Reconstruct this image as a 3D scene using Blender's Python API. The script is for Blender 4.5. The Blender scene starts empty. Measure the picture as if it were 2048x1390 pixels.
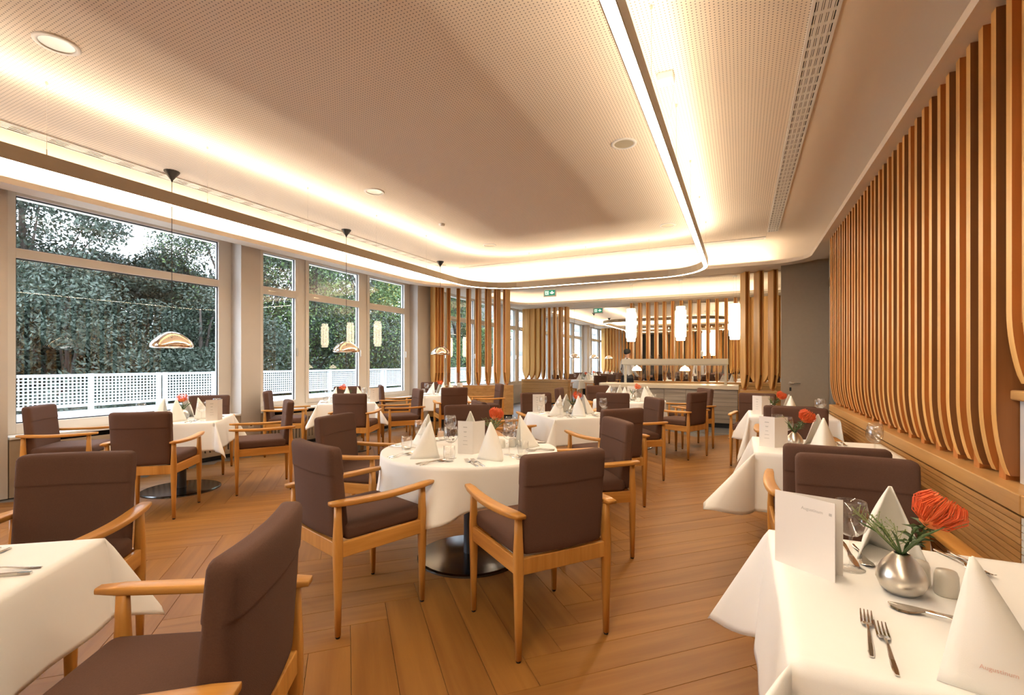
import bpy, bmesh, math, random
import numpy as np
from mathutils import Vector, Matrix
random.seed(7); RNG = np.random.default_rng(7)
SC = bpy.context.scene
COL = SC.collection
PI = math.pi

# ------------------------------------------------------------------ camera
YAW = math.atan(459/950)
cd = bpy.data.cameras.new('camera'); cam = bpy.data.objects.new('camera', cd); COL.objects.link(cam)
cd.sensor_width = 36; cd.lens = 950/2048*36; cd.shift_y = 30/2048
cd.clip_start = .05; cd.clip_end = 200
cam.location = (0, 0, 1.34); cam.rotation_euler = (PI/2, 0, YAW)
SC.camera = cam
# ------------------------------------------------------------------ view, world (pale overcast evening sky)
SC.view_settings.view_transform = 'Standard'; SC.view_settings.look = 'None'
SC.view_settings.gamma = 1; SC.view_settings.use_curve_mapping = False
SC.view_settings.exposure = 2.4
SC.cycles.max_bounces = 7; SC.cycles.diffuse_bounces = 4; SC.cycles.glossy_bounces = 3; SC.cycles.transparent_max_bounces = 16
SC.cycles.sample_clamp_indirect = 4; SC.cycles.adaptive_threshold = .05; SC.cycles.caustics_reflective = False; SC.cycles.caustics_refractive = False
W = bpy.data.worlds.new('evening_sky'); SC.world = W; W.use_nodes = True
bg = W.node_tree.nodes['Background']; bg.inputs[0].default_value = (.74, .84, 1.0, 1); bg.inputs[1].default_value = 2.1
WARM = (1.0, .845, .64)
E_UP, E_UPW, E_DOWN, E_COVE, E_PEND, E_CYL = 5.0, 50.0, 13.5, 6.5, 4.6, 1.9

# ------------------------------------------------------------------ materials
def mat(name):
    m = bpy.data.materials.new(name); m.use_nodes = True
    nt = m.node_tree; return m, nt, nt.nodes['Principled BSDF']
def node(nt, t, **kw):
    n = nt.nodes.new(t)
    for k, v in kw.items():
        if k.startswith('i_'):
            key = k[2:]; n.inputs[int(key) if key.isdigit() else key].default_value = v
        else: setattr(n, k, v)
    return n
def c4(c): return (c[0], c[1], c[2], 1)
def plain(name, col, rough=.5, metal=0, spec=.5, noise=0, nscale=40, bump=0, bscale=300):
    m, nt, b = mat(name)
    b.inputs['Base Color'].default_value = c4(col); b.inputs['Roughness'].default_value = rough
    b.inputs['Metallic'].default_value = metal; b.inputs['Specular IOR Level'].default_value = spec
    tc = node(nt, 'ShaderNodeTexCoord')
    if noise:
        n = node(nt, 'ShaderNodeTexNoise', i_Scale=nscale, i_Detail=4.0)
        nt.links.new(tc.outputs['Object'], n.inputs['Vector'])
        r = node(nt, 'ShaderNodeMapRange'); r.inputs['To Min'].default_value = 1-noise; r.inputs['To Max'].default_value = 1+noise
        nt.links.new(n.outputs['Fac'], r.inputs['Value'])
        mx = node(nt, 'ShaderNodeMix', data_type='RGBA', blend_type='MULTIPLY'); mx.inputs[0].default_value = 1
        mx.inputs[6].default_value = c4(col); nt.links.new(r.outputs[0], mx.inputs[7]); nt.links.new(mx.outputs[2], b.inputs['Base Color'])
    if bump:
        n2 = node(nt, 'ShaderNodeTexNoise', i_Scale=bscale, i_Detail=3.0)
        nt.links.new(tc.outputs['Object'], n2.inputs['Vector'])
        bp = node(nt, 'ShaderNodeBump', i_Strength=bump, i_Distance=.002)
        nt.links.new(n2.outputs['Fac'], bp.inputs['Height']); nt.links.new(bp.outputs[0], b.inputs['Normal'])
    return m
def wood(name, dark, light, rough=.4, stretch=(22, 22, 1.3), uv=False, var=.12, cath=.55):
    m, nt, b = mat(name)
    tc = node(nt, 'ShaderNodeTexCoord'); oi = node(nt, 'ShaderNodeObjectInfo'); ge = node(nt, 'ShaderNodeNewGeometry')
    add = node(nt, 'ShaderNodeMath', operation='ADD'); nt.links.new(oi.outputs['Random'], add.inputs[0])
    nt.links.new(ge.outputs['Random Per Island'], add.inputs[1])
    fr = node(nt, 'ShaderNodeMath', operation='FRACT'); nt.links.new(add.outputs[0], fr.inputs[0])
    off = node(nt, 'ShaderNodeMath', operation='MULTIPLY'); nt.links.new(fr.outputs[0], off.inputs[0]); off.inputs[1].default_value = 37.0
    va = node(nt, 'ShaderNodeVectorMath', operation='ADD')
    nt.links.new(tc.outputs['UV' if uv else 'Object'], va.inputs[0]); nt.links.new(off.outputs[0], va.inputs[1])
    mp = node(nt, 'ShaderNodeMapping'); mp.inputs['Scale'].default_value = stretch; nt.links.new(va.outputs[0], mp.inputs[0])
    n1 = node(nt, 'ShaderNodeTexNoise', i_Scale=1.0, i_Detail=6.0, i_Roughness=.6, i_Distortion=.6); nt.links.new(mp.outputs[0], n1.inputs['Vector'])
    mp2 = node(nt, 'ShaderNodeMapping'); mp2.inputs['Scale'].default_value = [s*.32 for s in stretch]; nt.links.new(va.outputs[0], mp2.inputs[0])
    n2 = node(nt, 'ShaderNodeTexNoise', i_Scale=1.0, i_Detail=1.5, i_Distortion=.3); nt.links.new(mp2.outputs[0], n2.inputs['Vector'])
    ml = node(nt, 'ShaderNodeMath', operation='MULTIPLY'); nt.links.new(n2.outputs['Fac'], ml.inputs[0]); ml.inputs[1].default_value = 22.0
    sn = node(nt, 'ShaderNodeMath', operation='SINE'); nt.links.new(ml.outputs[0], sn.inputs[0])
    mr = node(nt, 'ShaderNodeMapRange'); mr.inputs['From Min'].default_value = -1; mr.inputs['From Max'].default_value = 1
    mr.inputs['To Min'].default_value = 0; mr.inputs['To Max'].default_value = cath; nt.links.new(sn.outputs[0], mr.inputs['Value'])
    a2 = node(nt, 'ShaderNodeMath', operation='ADD'); nt.links.new(n1.outputs['Fac'], a2.inputs[0]); nt.links.new(mr.outputs[0], a2.inputs[1])
    rp = node(nt, 'ShaderNodeValToRGB'); rp.color_ramp.elements[0].position = .3; rp.color_ramp.elements[0].color = c4(dark)
    rp.color_ramp.elements[1].position = .95; rp.color_ramp.elements[1].color = c4(light); nt.links.new(a2.outputs[0], rp.inputs[0])
    vr = node(nt, 'ShaderNodeMapRange'); vr.inputs['To Min'].default_value = 1-var; vr.inputs['To Max'].default_value = 1+var; nt.links.new(fr.outputs[0], vr.inputs['Value'])
    mx = node(nt, 'ShaderNodeMix', data_type='RGBA', blend_type='MULTIPLY'); mx.inputs[0].default_value = 1
    nt.links.new(rp.outputs[0], mx.inputs[6]); nt.links.new(vr.outputs[0], mx.inputs[7]); nt.links.new(mx.outputs[2], b.inputs['Base Color'])
    b.inputs['Roughness'].default_value = rough; b.inputs['Specular IOR Level'].default_value = .3
    bp = node(nt, 'ShaderNodeBump', i_Strength=.12, i_Distance=.001); nt.links.new(n1.outputs['Fac'], bp.inputs['Height']); nt.links.new(bp.outputs[0], b.inputs['Normal'])
    return m
def emit(name, col, s):
    m, nt, b = mat(name); b.inputs['Base Color'].default_value = c4(col); b.inputs['Emission Color'].default_value = c4(col)
    b.inputs['Emission Strength'].default_value = s
    return m
def thin_glass(name, tint=(1, 1, 1), r0=.04, rough=0.0):
    m = bpy.data.materials.new(name); m.use_nodes = True; nt = m.node_tree; nt.nodes.remove(nt.nodes['Principled BSDF'])
    out = nt.nodes['Material Output']; t = node(nt, 'ShaderNodeBsdfTransparent'); t.inputs[0].default_value = c4(tint)
    g = node(nt, 'ShaderNodeBsdfGlossy'); g.inputs['Roughness'].default_value = rough
    lw = node(nt, 'ShaderNodeLayerWeight'); pw = node(nt, 'ShaderNodeMath', operation='POWER'); nt.links.new(lw.outputs['Facing'], pw.inputs[0]); pw.inputs[1].default_value = 5.0
    f = node(nt, 'ShaderNodeMath', operation='MULTIPLY_ADD'); nt.links.new(pw.outputs[0], f.inputs[0]); f.inputs[1].default_value = 1-r0; f.inputs[2].default_value = r0
    mx = node(nt, 'ShaderNodeMixShader'); nt.links.new(f.outputs[0], mx.inputs[0]); nt.links.new(t.outputs[0], mx.inputs[1]); nt.links.new(g.outputs[0], mx.inputs[2])
    nt.links.new(mx.outputs[0], out.inputs[0]); return m
def perforated(name, col, pitch=.024, hole=.0046):
    m, nt, b = mat(name); tc = node(nt, 'ShaderNodeTexCoord'); b.inputs['Roughness'].default_value = .8
    sp = node(nt, 'ShaderNodeSeparateXYZ'); nt.links.new(tc.outputs['Object'], sp.inputs[0]); d = []
    for ax in (0, 1):
        w = node(nt, 'ShaderNodeMath', operation='WRAP'); nt.links.new(sp.outputs[ax], w.inputs[0]); w.inputs[1].default_value = pitch/2; w.inputs[2].default_value = -pitch/2
        s = node(nt, 'ShaderNodeMath', operation='MULTIPLY'); nt.links.new(w.outputs[0], s.inputs[0]); nt.links.new(w.outputs[0], s.inputs[1]); d.append(s)
    a = node(nt, 'ShaderNodeMath', operation='ADD'); nt.links.new(d[0].outputs[0], a.inputs[0]); nt.links.new(d[1].outputs[0], a.inputs[1])
    l = node(nt, 'ShaderNodeMath', operation='LESS_THAN'); nt.links.new(a.outputs[0], l.inputs[0]); l.inputs[1].default_value = hole*hole
    mx = node(nt, 'ShaderNodeMix', data_type='RGBA'); nt.links.new(l.outputs[0], mx.inputs[0]); mx.inputs[6].default_value = c4(col)
    mx.inputs[7].default_value = c4([v*.35 for v in col]); nt.links.new(mx.outputs[2], b.inputs['Base Color']); return m

M = {}
M['floor'] = wood('oak_plank', (.22, .088, .017), (.32, .142, .030), .48, (1.3, 20, 20), uv=True, var=.06, cath=.35)
M['chair'] = wood('honey_oak', (.43, .18, .034), (.63, .31, .075), .35, (30, 30, 2.0), var=.06, cath=.3)
M['chairy'] = wood('honey_oak_rail', (.43, .18, .034), (.63, .31, .075), .35, (30, 2.0, 30), var=.06, cath=.3)
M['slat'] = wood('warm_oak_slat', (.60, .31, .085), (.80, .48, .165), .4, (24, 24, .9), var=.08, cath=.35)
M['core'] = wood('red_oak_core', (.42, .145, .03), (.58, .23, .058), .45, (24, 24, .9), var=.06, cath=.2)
M['slatshade'] = wood('shaded_oak_face', (.24, .09, .026), (.34, .135, .042), .5, (24, 24, .9), var=.05, cath=.2)  # shade of the gaps between wall slats, painted into the outer board faces
M['ledge'] = wood('oak_ledge', (.46, .235, .075), (.64, .37, .14), .35, (18, 1.0, 18), var=.04, cath=.3)
M['board'] = wood('oak_board', (.40, .20, .062), (.56, .31, .115), .4, (18, 1.0, 18), var=.05, cath=.3)
M['boardx'] = wood('oak_board_cross', (.40, .20, .062), (.56, .31, .115), .4, (1.0, 18, 18), var=.05, cath=.3)
M['fabric'] = plain('brown_wool', (.112, .056, .037), .85, 0, .25, .18, 260, .5, 500)
M['cloth'] = plain('white_tablecloth', (.88, .865, .83), .75, 0, .2, .02, 3, .12, 700)
M['napkin'] = plain('cream_napkin', (.84, .81, .74), .8, 0, .2, .02, 5, .1, 500)
M['paper'] = plain('card_paper', (.80, .75, .70), .7, 0, .2)
M['ink'] = plain('grey_ink', (.50, .46, .42), .8)
M['inkred'] = plain('red_ink', (.72, .46, .38), .8)
M['steel'] = plain('brushed_steel', (.62, .58, .52), .28, 1, .5, .06, 90)
M['basesteel'] = plain('dark_brushed_steel', (.13, .13, .13), .17, 1, .5, .08, 60)
M['column'] = plain('grey_column', (.06, .06, .065), .4, .6)
M['cutlery'] = plain('polished_steel', (.72, .69, .65), .14, 1)
M['copper'] = plain('rose_gold_mirror', (.93, .78, .62), .05, 1)
M['black'] = plain('black_plastic', (.012, .012, .013), .45)
M['dark'] = plain('dark_void', (.01, .008, .008), .9)
M['white'] = plain('white_paint', (.80, .79, .76), .5)
M['cream'] = plain('cream_frame', (.72, .66, .58), .45)
M['plaster'] = plain('ceiling_plaster', (.84, .745, .63), .85, 0, .2)
M['perf'] = perforated('perforated_plaster', (.84, .745, .63))
M['wall'] = plain('pale_wall', (.66, .63, .60), .8, 0, .2, .03, 6)
M['pillar'] = plain('pillar_paint', (.58, .53, .48), .75, 0, .2, .03, 6)
M['greywall'] = plain('grey_wall', (.30, .28, .25), .7, 0, .3, .04, 8)
M['door'] = plain('taupe_door', (.36, .285, .205), .45, 0, .4, .06, 20)
M['stone'] = plain('grey_stone_floor', (.20, .20, .20), .5, 0, .4, .12, 14)
M['cabinet'] = wood('grey_oak_front', (.25, .20, .15), (.40, .33, .25), .5, (1.2, 20, 20), var=.05, cath=.4)
M['counter'] = plain('cream_counter', (.66, .56, .40), .25, 0, .5, .03, 10)
M['guard'] = plain('champagne_metal', (.62, .57, .44), .3, .6)
M['pane'] = thin_glass('window_pane', (.97, .985, .98), .05)
M['glass'] = thin_glass('clear_glass', (.985, .985, .98), .085)
M['frost'] = plain('frosted_glass', (.70, .66, .58), .3, 0, .5)
M['rail'] = plain('white_railing', (.72, .76, .78), .5)
M['concrete'] = plain('pale_concrete', (.55, .56, .56), .85, 0, .2, .06, 5)
M['bark'] = plain('bark', (.07, .055, .045), .9, 0, .2, .3, 30)
M['leafd'] = plain('dark_leaf', (.019, .032, .018), .55, 0, .4, .45, 1.3)
M['leafg'] = plain('grey_green_leaf', (.034, .050, .031), .55, 0, .4, .4, 1.1)
M['leafl'] = plain('light_leaf', (.075, .125, .032), .55, 0, .4, .4, 1.0)
M['leafy'] = plain('yellow_leaf', (.27, .24, .04), .55, 0, .4, .3, 1.0)
M['facade'] = plain('pale_facade', (.21, .205, .19), .8)
M['shade'] = plain('facade_band', (.12, .13, .14), .7)
M['winglass'] = plain('far_window_glass', (.08, .10, .12), .1)
M['green'] = emit('sign_green', (.02, .25, .15), .16)
M['signw'] = emit('sign_white', (.8, .95, .85), .16)
M['led'] = emit('led_diffuser', WARM, E_DOWN)
M['ledup'] = emit('led_uplight', WARM, E_UP)
M['ledupw'] = emit('led_uplight_wide', WARM, E_UPW)
M['ledupo'] = emit('led_uplight_outer', WARM, E_UPW*.5)
M['ledcove'] = emit('led_cove', WARM, E_COVE)
M['ledsoft'] = emit('led_cove_soft', WARM, E_COVE*.45)
M['bulb'] = emit('pendant_bulb', WARM, E_PEND)
M['cyl'] = emit('opal_shade', (1, .84, .60), E_CYL)
M['alu'] = plain('bronze_aluminium', (.42, .35, .26), .45, .3)
M['petal'] = plain('orange_petal', (.80, .13, .03), .5, 0, .4, .3, 60)
M['petal2'] = plain('coral_petal', (.85, .22, .06), .5, 0, .4, .3, 60)
M['leaf'] = plain('bouquet_leaf', (.07, .12, .035), .5, 0, .4, .25, 60)
M['sprig'] = plain('pale_sprig', (.24, .30, .10), .5)
M['skin'] = plain('skin', (.45, .25, .17), .55)
M['hair'] = plain('dark_hair', (.015, .012, .010), .5)
M['shirt'] = plain('white_shirt', (.72, .70, .68), .8)
M['black_cloth'] = plain('black_cloth', (.015, .015, .022), .85)

# ------------------------------------------------------------------ mesh helpers
def finish(name, me, m, parent=None, smooth=False):
    o = bpy.data.objects.new(name, me); COL.objects.link(o)
    if m is not None and len(me.materials) == 0: me.materials.append(M[m] if isinstance(m, str) else m)
    if parent is not None: o.parent = parent
    if smooth: me.polygons.foreach_set('use_smooth', [True]*len(me.polygons))
    return o
class MB:
    def __init__(s): s.v = []; s.f = []
    def add(s, vs, fs):
        o = len(s.v); s.v += [tuple(p) for p in vs]; s.f += [tuple(i+o for i in f) for f in fs]; return s
    def box(s, x0, x1, y0, y1, z0, z1):
        return s.add([(x0, y0, z0), (x1, y0, z0), (x1, y1, z0), (x0, y1, z0), (x0, y0, z1), (x1, y0, z1), (x1, y1, z1), (x0, y1, z1)],
                     [(0, 3, 2, 1), (4, 5, 6, 7), (0, 1, 5, 4), (1, 2, 6, 5), (2, 3, 7, 6), (3, 0, 4, 7)])
    def loft(s, rings, closed=True, cap=True):
        n = len(rings[0]); vs = [p for r in rings for p in r]; fs = []
        for i in range(len(rings)-1):
            for j in range(n if closed else n-1):
                k = (j+1) % n; fs.append((i*n+j, i*n+k, (i+1)*n+k, (i+1)*n+j))
        if cap and closed: fs.append(tuple(range(n-1, -1, -1))); fs.append(tuple((len(rings)-1)*n+j for j in range(n)))
        return s.add(vs, fs)
    def tube(s, pts, r, n=6):
        pts = [Vector(p) for p in pts]; rings = []
        for i, p in enumerate(pts):
            d = (pts[min(i+1, len(pts)-1)]-pts[max(i-1, 0)]).normalized()
            a = d.cross(Vector((0, 0, 1)) if abs(d.z) < .9 else Vector((1, 0, 0))).normalized(); b = d.cross(a)
            rr = r[i] if isinstance(r, (list, tuple)) else r
            rings.append([p+(a*math.cos(2*PI*k/n)+b*math.sin(2*PI*k/n))*rr for k in range(n)])
        return s.loft(rings)
    def lathe(s, prof, n=24, c=(0, 0, 0)):
        rings = [[(c[0]+max(r, 1e-5)*math.cos(2*PI*k/n), c[1]+max(r, 1e-5)*math.sin(2*PI*k/n), c[2]+z) for k in range(n)] for r, z in prof]
        return s.loft(rings, cap=False)
    def prism(s, poly, z0, z1):
        n = len(poly); return s.loft([[(x, y, z0) for x, y in poly], [(x, y, z1) for x, y in poly]])
    def mesh(s, name='mesh'):
        me = bpy.data.meshes.new(name); me.from_pydata(s.v, [], s.f); me.update(); return me
    def build(s, name, m, parent=None, smooth=False): return finish(name, s.mesh(name), m, parent, smooth)
def bx(name, m, x0, x1, y0, y1, z0, z1, parent=None): return MB().box(x0, x1, y0, y1, z0, z1).build(name, m, parent)
def rbox(sx, sy, sz, r, n=6, fn=None):
    """rounded box, half sizes, as MB; fn maps each point"""
    mb = MB()
    for ax in range(3):
        for sg in (-1, 1):
            vs = []; a, b = (ax+1) % 3, (ax+2) % 3
            for i in range(n+1):
                for j in range(n+1):
                    q = [0, 0, 0]; q[ax] = sg; q[a] = math.sin((-1+2*i/n)*PI/2); q[b] = math.sin((-1+2*j/n)*PI/2)
                    S = (sx, sy, sz); P = [q[k]*S[k] for k in range(3)]
                    I = [max(-(S[k]-r), min(S[k]-r, P[k])) for k in range(3)]
                    D = Vector([P[k]-I[k] for k in range(3)]); D = D.normalized()*r if D.length > 0 else D
                    p = [I[k]+D[k] for k in range(3)]
                    vs.append(fn(*p) if fn else p)
            fs = []
            for i in range(n):
                for j in range(n):
                    f = (i*(n+1)+j, (i+1)*(n+1)+j, (i+1)*(n+1)+j+1, i*(n+1)+j+1); fs.append(f if sg > 0 else f[::-1])
            mb.add(vs, fs)
    return mb
def weld(me, d=1e-4):
    b = bmesh.new(); b.from_mesh(me); bmesh.ops.remove_doubles(b, verts=b.verts, dist=d); bmesh.ops.recalc_face_normals(b, faces=b.faces); b.to_mesh(me); b.free(); return me
def bevel(o, w=.004, seg=2):
    md = o.modifiers.new('bevel', 'BEVEL'); md.width = w; md.segments = seg; md.limit_method = 'ANGLE'; return o
def empty(name, loc=(0, 0, 0), rz=0):
    o = bpy.data.objects.new(name, None); COL.objects.link(o); o.location = loc; o.rotation_euler = (0, 0, rz); o.empty_display_size = .1; return o
def tag(o, label=None, cat=None, group=None, kind=None):
    for k, v in (('label', label), ('category', cat), ('group', group), ('kind', kind)):
        if v: o[k] = v
    return o
def struct(o): o['kind'] = 'structure'; return o
KIDS = {}
def copy_tree(o, loc=None, rz=None, parent=None):
    c = o.copy(); COL.objects.link(c)
    if parent is not None: c.parent = parent
    if loc is not None: c.location = loc
    if rz is not None: c.rotation_euler = (0, 0, rz)
    for ch in KIDS.setdefault(o.name, list(o.children)):
        copy_tree(ch, parent=c)
    return c
def text_mesh(name, s, size, m, loc, rot, parent=None):
    cu = bpy.data.curves.new(name, 'FONT'); cu.body = s; cu.size = size; cu.align_x = 'CENTER'; cu.align_y = 'CENTER'; cu.extrude = .0002
    t = bpy.data.objects.new('tmp', cu); COL.objects.link(t)
    me = bpy.data.meshes.new_from_object(t.evaluated_get(bpy.context.evaluated_depsgraph_get())); bpy.data.objects.remove(t)
    o = finish(name, me, m, parent); me.materials.clear(); me.materials.append(M[m]); o.location = loc; o.rotation_euler = rot; return o

# ================================================================== the setting
XL, XR, Y0, Y1 = -6.75, 1.42, -7.0, 31.0
ZS, ZC = 3.10, 3.41
def rrect(x0, x1, y0, y1, R, o=0, n=8):
    """closed path from the far right corner, counter-clockwise; R = (far right, far left, near left, near right)"""
    x0 += o; x1 -= o; y0 += o; y1 -= o; pts = []
    for k, (cx, cy) in enumerate(((x1, y1), (x0, y1), (x0, y0), (x1, y0))):
        r = max(.02, R[k]-o); sx = -1 if cx == x1 else 1; sy = -1 if cy == y1 else 1
        for i in range(n+1):
            a = (k*.5+i/n*.5)*PI
            pts.append((cx+sx*r+r*math.cos(a), cy+sy*r+r*math.sin(a)))
    return pts
def sweep(bounds, R, sec, closed=True, sub=None, flip=False):
    """carry the (inward offset, z) section round the rounded rectangle"""
    mb = MB(); loops = []
    for o, z in sec:
        p = rrect(*bounds, R, o)
        if sub: p = p[sub[0]:sub[1]]
        loops.append([(x, y, z) for x, y in p])
    n = len(loops[0]); fs = []
    for i in range(len(loops) if closed else len(loops)-1):
        j = (i+1) % len(loops)
        for k in range(n if not sub else n-1):
            l = (k+1) % n; f = (i*n+k, i*n+l, j*n+l, j*n+k); fs.append(f[::-1] if flip else f)
    return mb.add([p for l in loops for p in l], fs)

# floor: herringbone oak planks, grey stone beyond them
floor = struct(bx('floor', 'stone', XL-.05, XR+.1, Y0, Y1, -.2, -.012))
PW, PL = .185, 1.295
def plank_mesh(name, items):
    vs, fs, uv = [], [], []
    e = .0012
    for (cx, cy, a) in items:
        o = len(vs); ca, sa = math.cos(a), math.sin(a)
        for z, k in ((-.011, 0), (-.002, 0), (0, e)):
            for (x, y) in ((-PL/2, -PW/2), (PL/2, -PW/2), (PL/2, PW/2), (-PL/2, PW/2)):
                x -= math.copysign(k+.0006, x); y -= math.copysign(k+.0006, y)
                vs.append((cx+x*ca-y*sa, cy+x*sa+y*ca, z)); uv.append((x, y))
        fs.append(tuple(o+8+i for i in range(4)))
        for r in (0, 4):
            for i in range(4): fs.append((o+r+i, o+r+(i+1) % 4, o+r+4+(i+1) % 4, o+r+4+i))
    me = bpy.data.meshes.new(name); me.from_pydata(vs, [], fs); me.update()
    ul = me.uv_layers.new(name='UVMap')
    for lp in me.loops: ul.data[lp.index].uv = uv[lp.vertex_index]
    me.materials.append(M['floor']); return me
pl = []
U = Vector((1, 1, 0)).normalized(); V = Vector((-1, 1, 0)).normalized()
# herringbone: in units of the plank width, one plank along u and one along v, stepped one width sideways for each row
NL = int(round(PL/PW))
for i in range(-90, 90):
    for j in range(-14, 16):
        bu = (i + j*NL)*PW; bv = (i - j*NL)*PW
        for kind in (0, 1):
            if kind == 0: p = U*(bu+PL/2) + V*(bv+PW/2)
            else: p = U*(bu-PW/2+PW) + V*(bv+PW+PL/2)
            x, y = p.x-.75, p.y+1.3
            if -6.62 < x < 1.25 and -6.3 < y < 9.55: pl.append((x, y, PI/4 if kind == 0 else 3*PI/4))
def vis(p):
    d = -math.sin(YAW)*p[0]+math.cos(YAW)*p[1]; r = math.cos(YAW)*p[0]+math.sin(YAW)*p[1]
    return d > .5 and abs(r) < 1.15*d+.3
pl.sort(key=lambda p: (not vis(p), p[0]**2+p[1]**2))
pm = plank_mesh('plank', [(0, 0, 0)])
for x, y, a in pl[:300]:
    o = bpy.data.objects.new('plank', pm); COL.objects.link(o); o.parent = floor; o.location = (x, y, 0); o.rotation_euler = (0, 0, a)
o = finish('plank_field', plank_mesh('plank_field', pl[300:]), None, floor); o['kind'] = 'stuff'
struct(bx('trim_1', 'steel', XL+.25, XR-.05, 9.76, 9.80, -.011, .0015)).parent = floor
struct(bx('floor_stone', 'stone', XL, XR, 9.80, Y1, -.011, 0)).parent = floor

# roof slab, soffit with openings, curved trays
struct(bx('roof', 'wall', XL-.6, XR+.3, Y0, Y1, 3.56, 3.7))
TRAYS = [((-6.18, .99, -6.5, 9.2), (.5, 1.35, .5, .5)), ((-6.18, .99, 10.62, 13.35), (.5, .7, .7, .5)),
         ((-6.18, .99, 15.1, 23.2), (.5, 1.1, 1.1, .5)), ((-6.18, .99, 24.9, 29.3), (.5, .9, .9, .5))]
b = bmesh.new(); edges = []
for lp in [[(XL-.3, Y0), (XR, Y0), (XR, Y1), (XL-.3, Y1)]] + [rrect(*t[0], t[1], -.24) for t in TRAYS]:
    vs = [b.verts.new((x, y, ZS)) for x, y in lp]
    edges += [b.edges.new((vs[i], vs[(i+1) % len(vs)])) for i in range(len(vs))]
bmesh.ops.triangle_fill(b, use_beauty=True, use_dissolve=False, edges=edges)
bmesh.ops.recalc_face_normals(b, faces=b.faces)
me = bpy.data.meshes.new('ceiling'); b.to_mesh(me); b.free()
ceiling = struct(finish('ceiling', me, 'plaster'))
for k, (bd, R) in enumerate(TRAYS):
    dp = .085 if k == 0 else .001
    sweep(bd, R, [(0, ZS-dp), (0, ZS-dp+.06), (-.02, ZS-dp+.06), (-.02, ZS-dp+.02), (-.22, ZS-dp+.02), (-.22, ZS+.02), (-.24, ZS+.02), (-.24, ZS-dp)], True).build('trough', 'plaster', ceiling)
    prof = [(-.235, ZS-.01), (-.237, ZS+.05), (-.22, ZS+.12), (-.18, ZS+.19), (-.11, ZS+.252), (0, ZS+.295), (.14, ZC), (.30, ZC)]
    sweep(bd, R, prof, False).build('cove', 'plaster', ceiling, True)
    p = rrect(*bd, R, .30)
    MB().add([(x, y, ZC) for x, y in p], [tuple(range(len(p)))]).build('plain_panel', 'plaster', ceiling)
    MB().box(bd[0]+.49, bd[1]-.615, bd[2]+.4, bd[3]-.35, ZC-.0015, ZC-.0005).build('perforated_panel', 'perf', ceiling)
    if True:
        cv = sweep(bd, R, [(-.14, ZS-dp+.028), (-.10, ZS-dp+.028)], False, (8, 19) if k != 1 else (8, 28)).build('led_strip', 'ledsoft' if k == 1 else 'ledcove', None)
        tag(cv, ['warm light strip glowing in the ceiling cove over the window tables', 'warm light strip in the ceiling cove above the buffet counter',
                 'warm light strip in the ceiling cove of the far dining bay', 'warm light strip in the most distant ceiling cove'][k], 'light strip')

# walls
struct(bx('wall_back', 'wall', XL, XR, Y0-.1, Y0, 0, 3.56))
struct(bx('wall_right', 'greywall', XR, XR+.1, Y0, Y1, 0, 3.56))
struct(bx('wall_far', 'greywall', XL, XR, Y1, Y1+.1, 0, 3.56))
wl = struct(bx('wall_left', 'pillar', XL-.06, XL+.02, Y0, Y1, 0, .60))
bx('head', 'pillar', XL-.3, XL-.06, Y0, Y1, ZS+.01, 3.56, wl)
PIL = [(Y0, -2.6), (1.3, 2.05), (4.47, 4.78), (8.62, 9.25), (12.9, 13.35), (17.2, 17.65), (21.5, 21.95), (25.8, 31)]
for i, (a, c) in enumerate(PIL):
    bx('pillar', 'pillar', XL-.12, -6.5, a, c, 0, ZS-.001, wl)
sk = bx('socket', 'white', -6.5, -6.492, 4.58, 4.66, .38, .46, wl); bx('socket_hole', 'dark', -6.493, -6.489, 4.605, 4.635, .405, .435, wl)

def window(n, y0, y1, panes, rows=((.71, 2.42), (2.52, 3.06))):
    """frame grid, a proud sash round every pane, a glass pane in each"""
    mb = MB(); X0, X1 = XL-.05, XL+.03
    w = empty('window_%d' % n, (0, 0, 0)); w['kind'] = 'structure'
    ys = [y0]+[v for p in panes for v in p]+[y1]
    for i in range(0, len(ys), 2): mb.box(X0, X1, ys[i], ys[i+1], .60, ZS)
    for a, c in panes:
        mb.box(X0, X1, a, c, .60, rows[0][0]); mb.box(X0, X1, a, c, rows[0][1], rows[1][0]); mb.box(X0, X1, a, c, rows[1][1], ZS)
    bevel(mb.build('frame', 'cream', w), .004)
    for a, c in panes:
        for z0, z1 in rows:
            s = MB(); e = .055
            if len(panes) > 1:
                for (p, q, r, t) in ((a-e, a+.012, z0-e, z1+e), (c-.012, c+e, z0-e, z1+e), (a, c, z0-e, z0+.012), (a, c, z1-.012, z1+e)): s.box(X1, X1+.022, p, q, r, t)
                sa = bevel(s.build('sash', 'cream', w), .004)
            else: sa = w
            bx('pane', 'pane', XL-.012, XL-.008, a-.01, c+.01, z0-.01, z1+.01, w)
            g = MB(); t = .012
            for (p, q, r, u) in ((a, a+t, z0, z1), (c-t, c, z0, z1), (a, c, z0, z0+t), (a, c, z1-t, z1)): g.box(XL-.008, XL+.004, p, q, r, u)
            g.build('gasket', 'column', w)
        if len(panes) > 1:
            bx('handle', 'steel', XL+.052, XL+.075, c+.012, c+.032, 1.45, 1.58, w)
            bx('hinge', 'steel', XL+.03, XL+.06, a+.1, a+.22, 2.462, 2.478, w)
    return w
window(1, 2.05, 4.47, [(2.18, 4.284)])
window(2, 4.78, 8.62, [(4.96, 5.574), (5.828, 7.034), (7.31, 8.418)])
for n, (a, c) in enumerate(((9.25, 12.9), (13.35, 17.2), (17.65, 21.5), (21.95, 25.8)), 3):
    L = c-a; window(n, a, c, [(a+.15, a+L*.2), (a+L*.27, a+L*.6), (a+L*.67, c-.15)])
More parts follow.
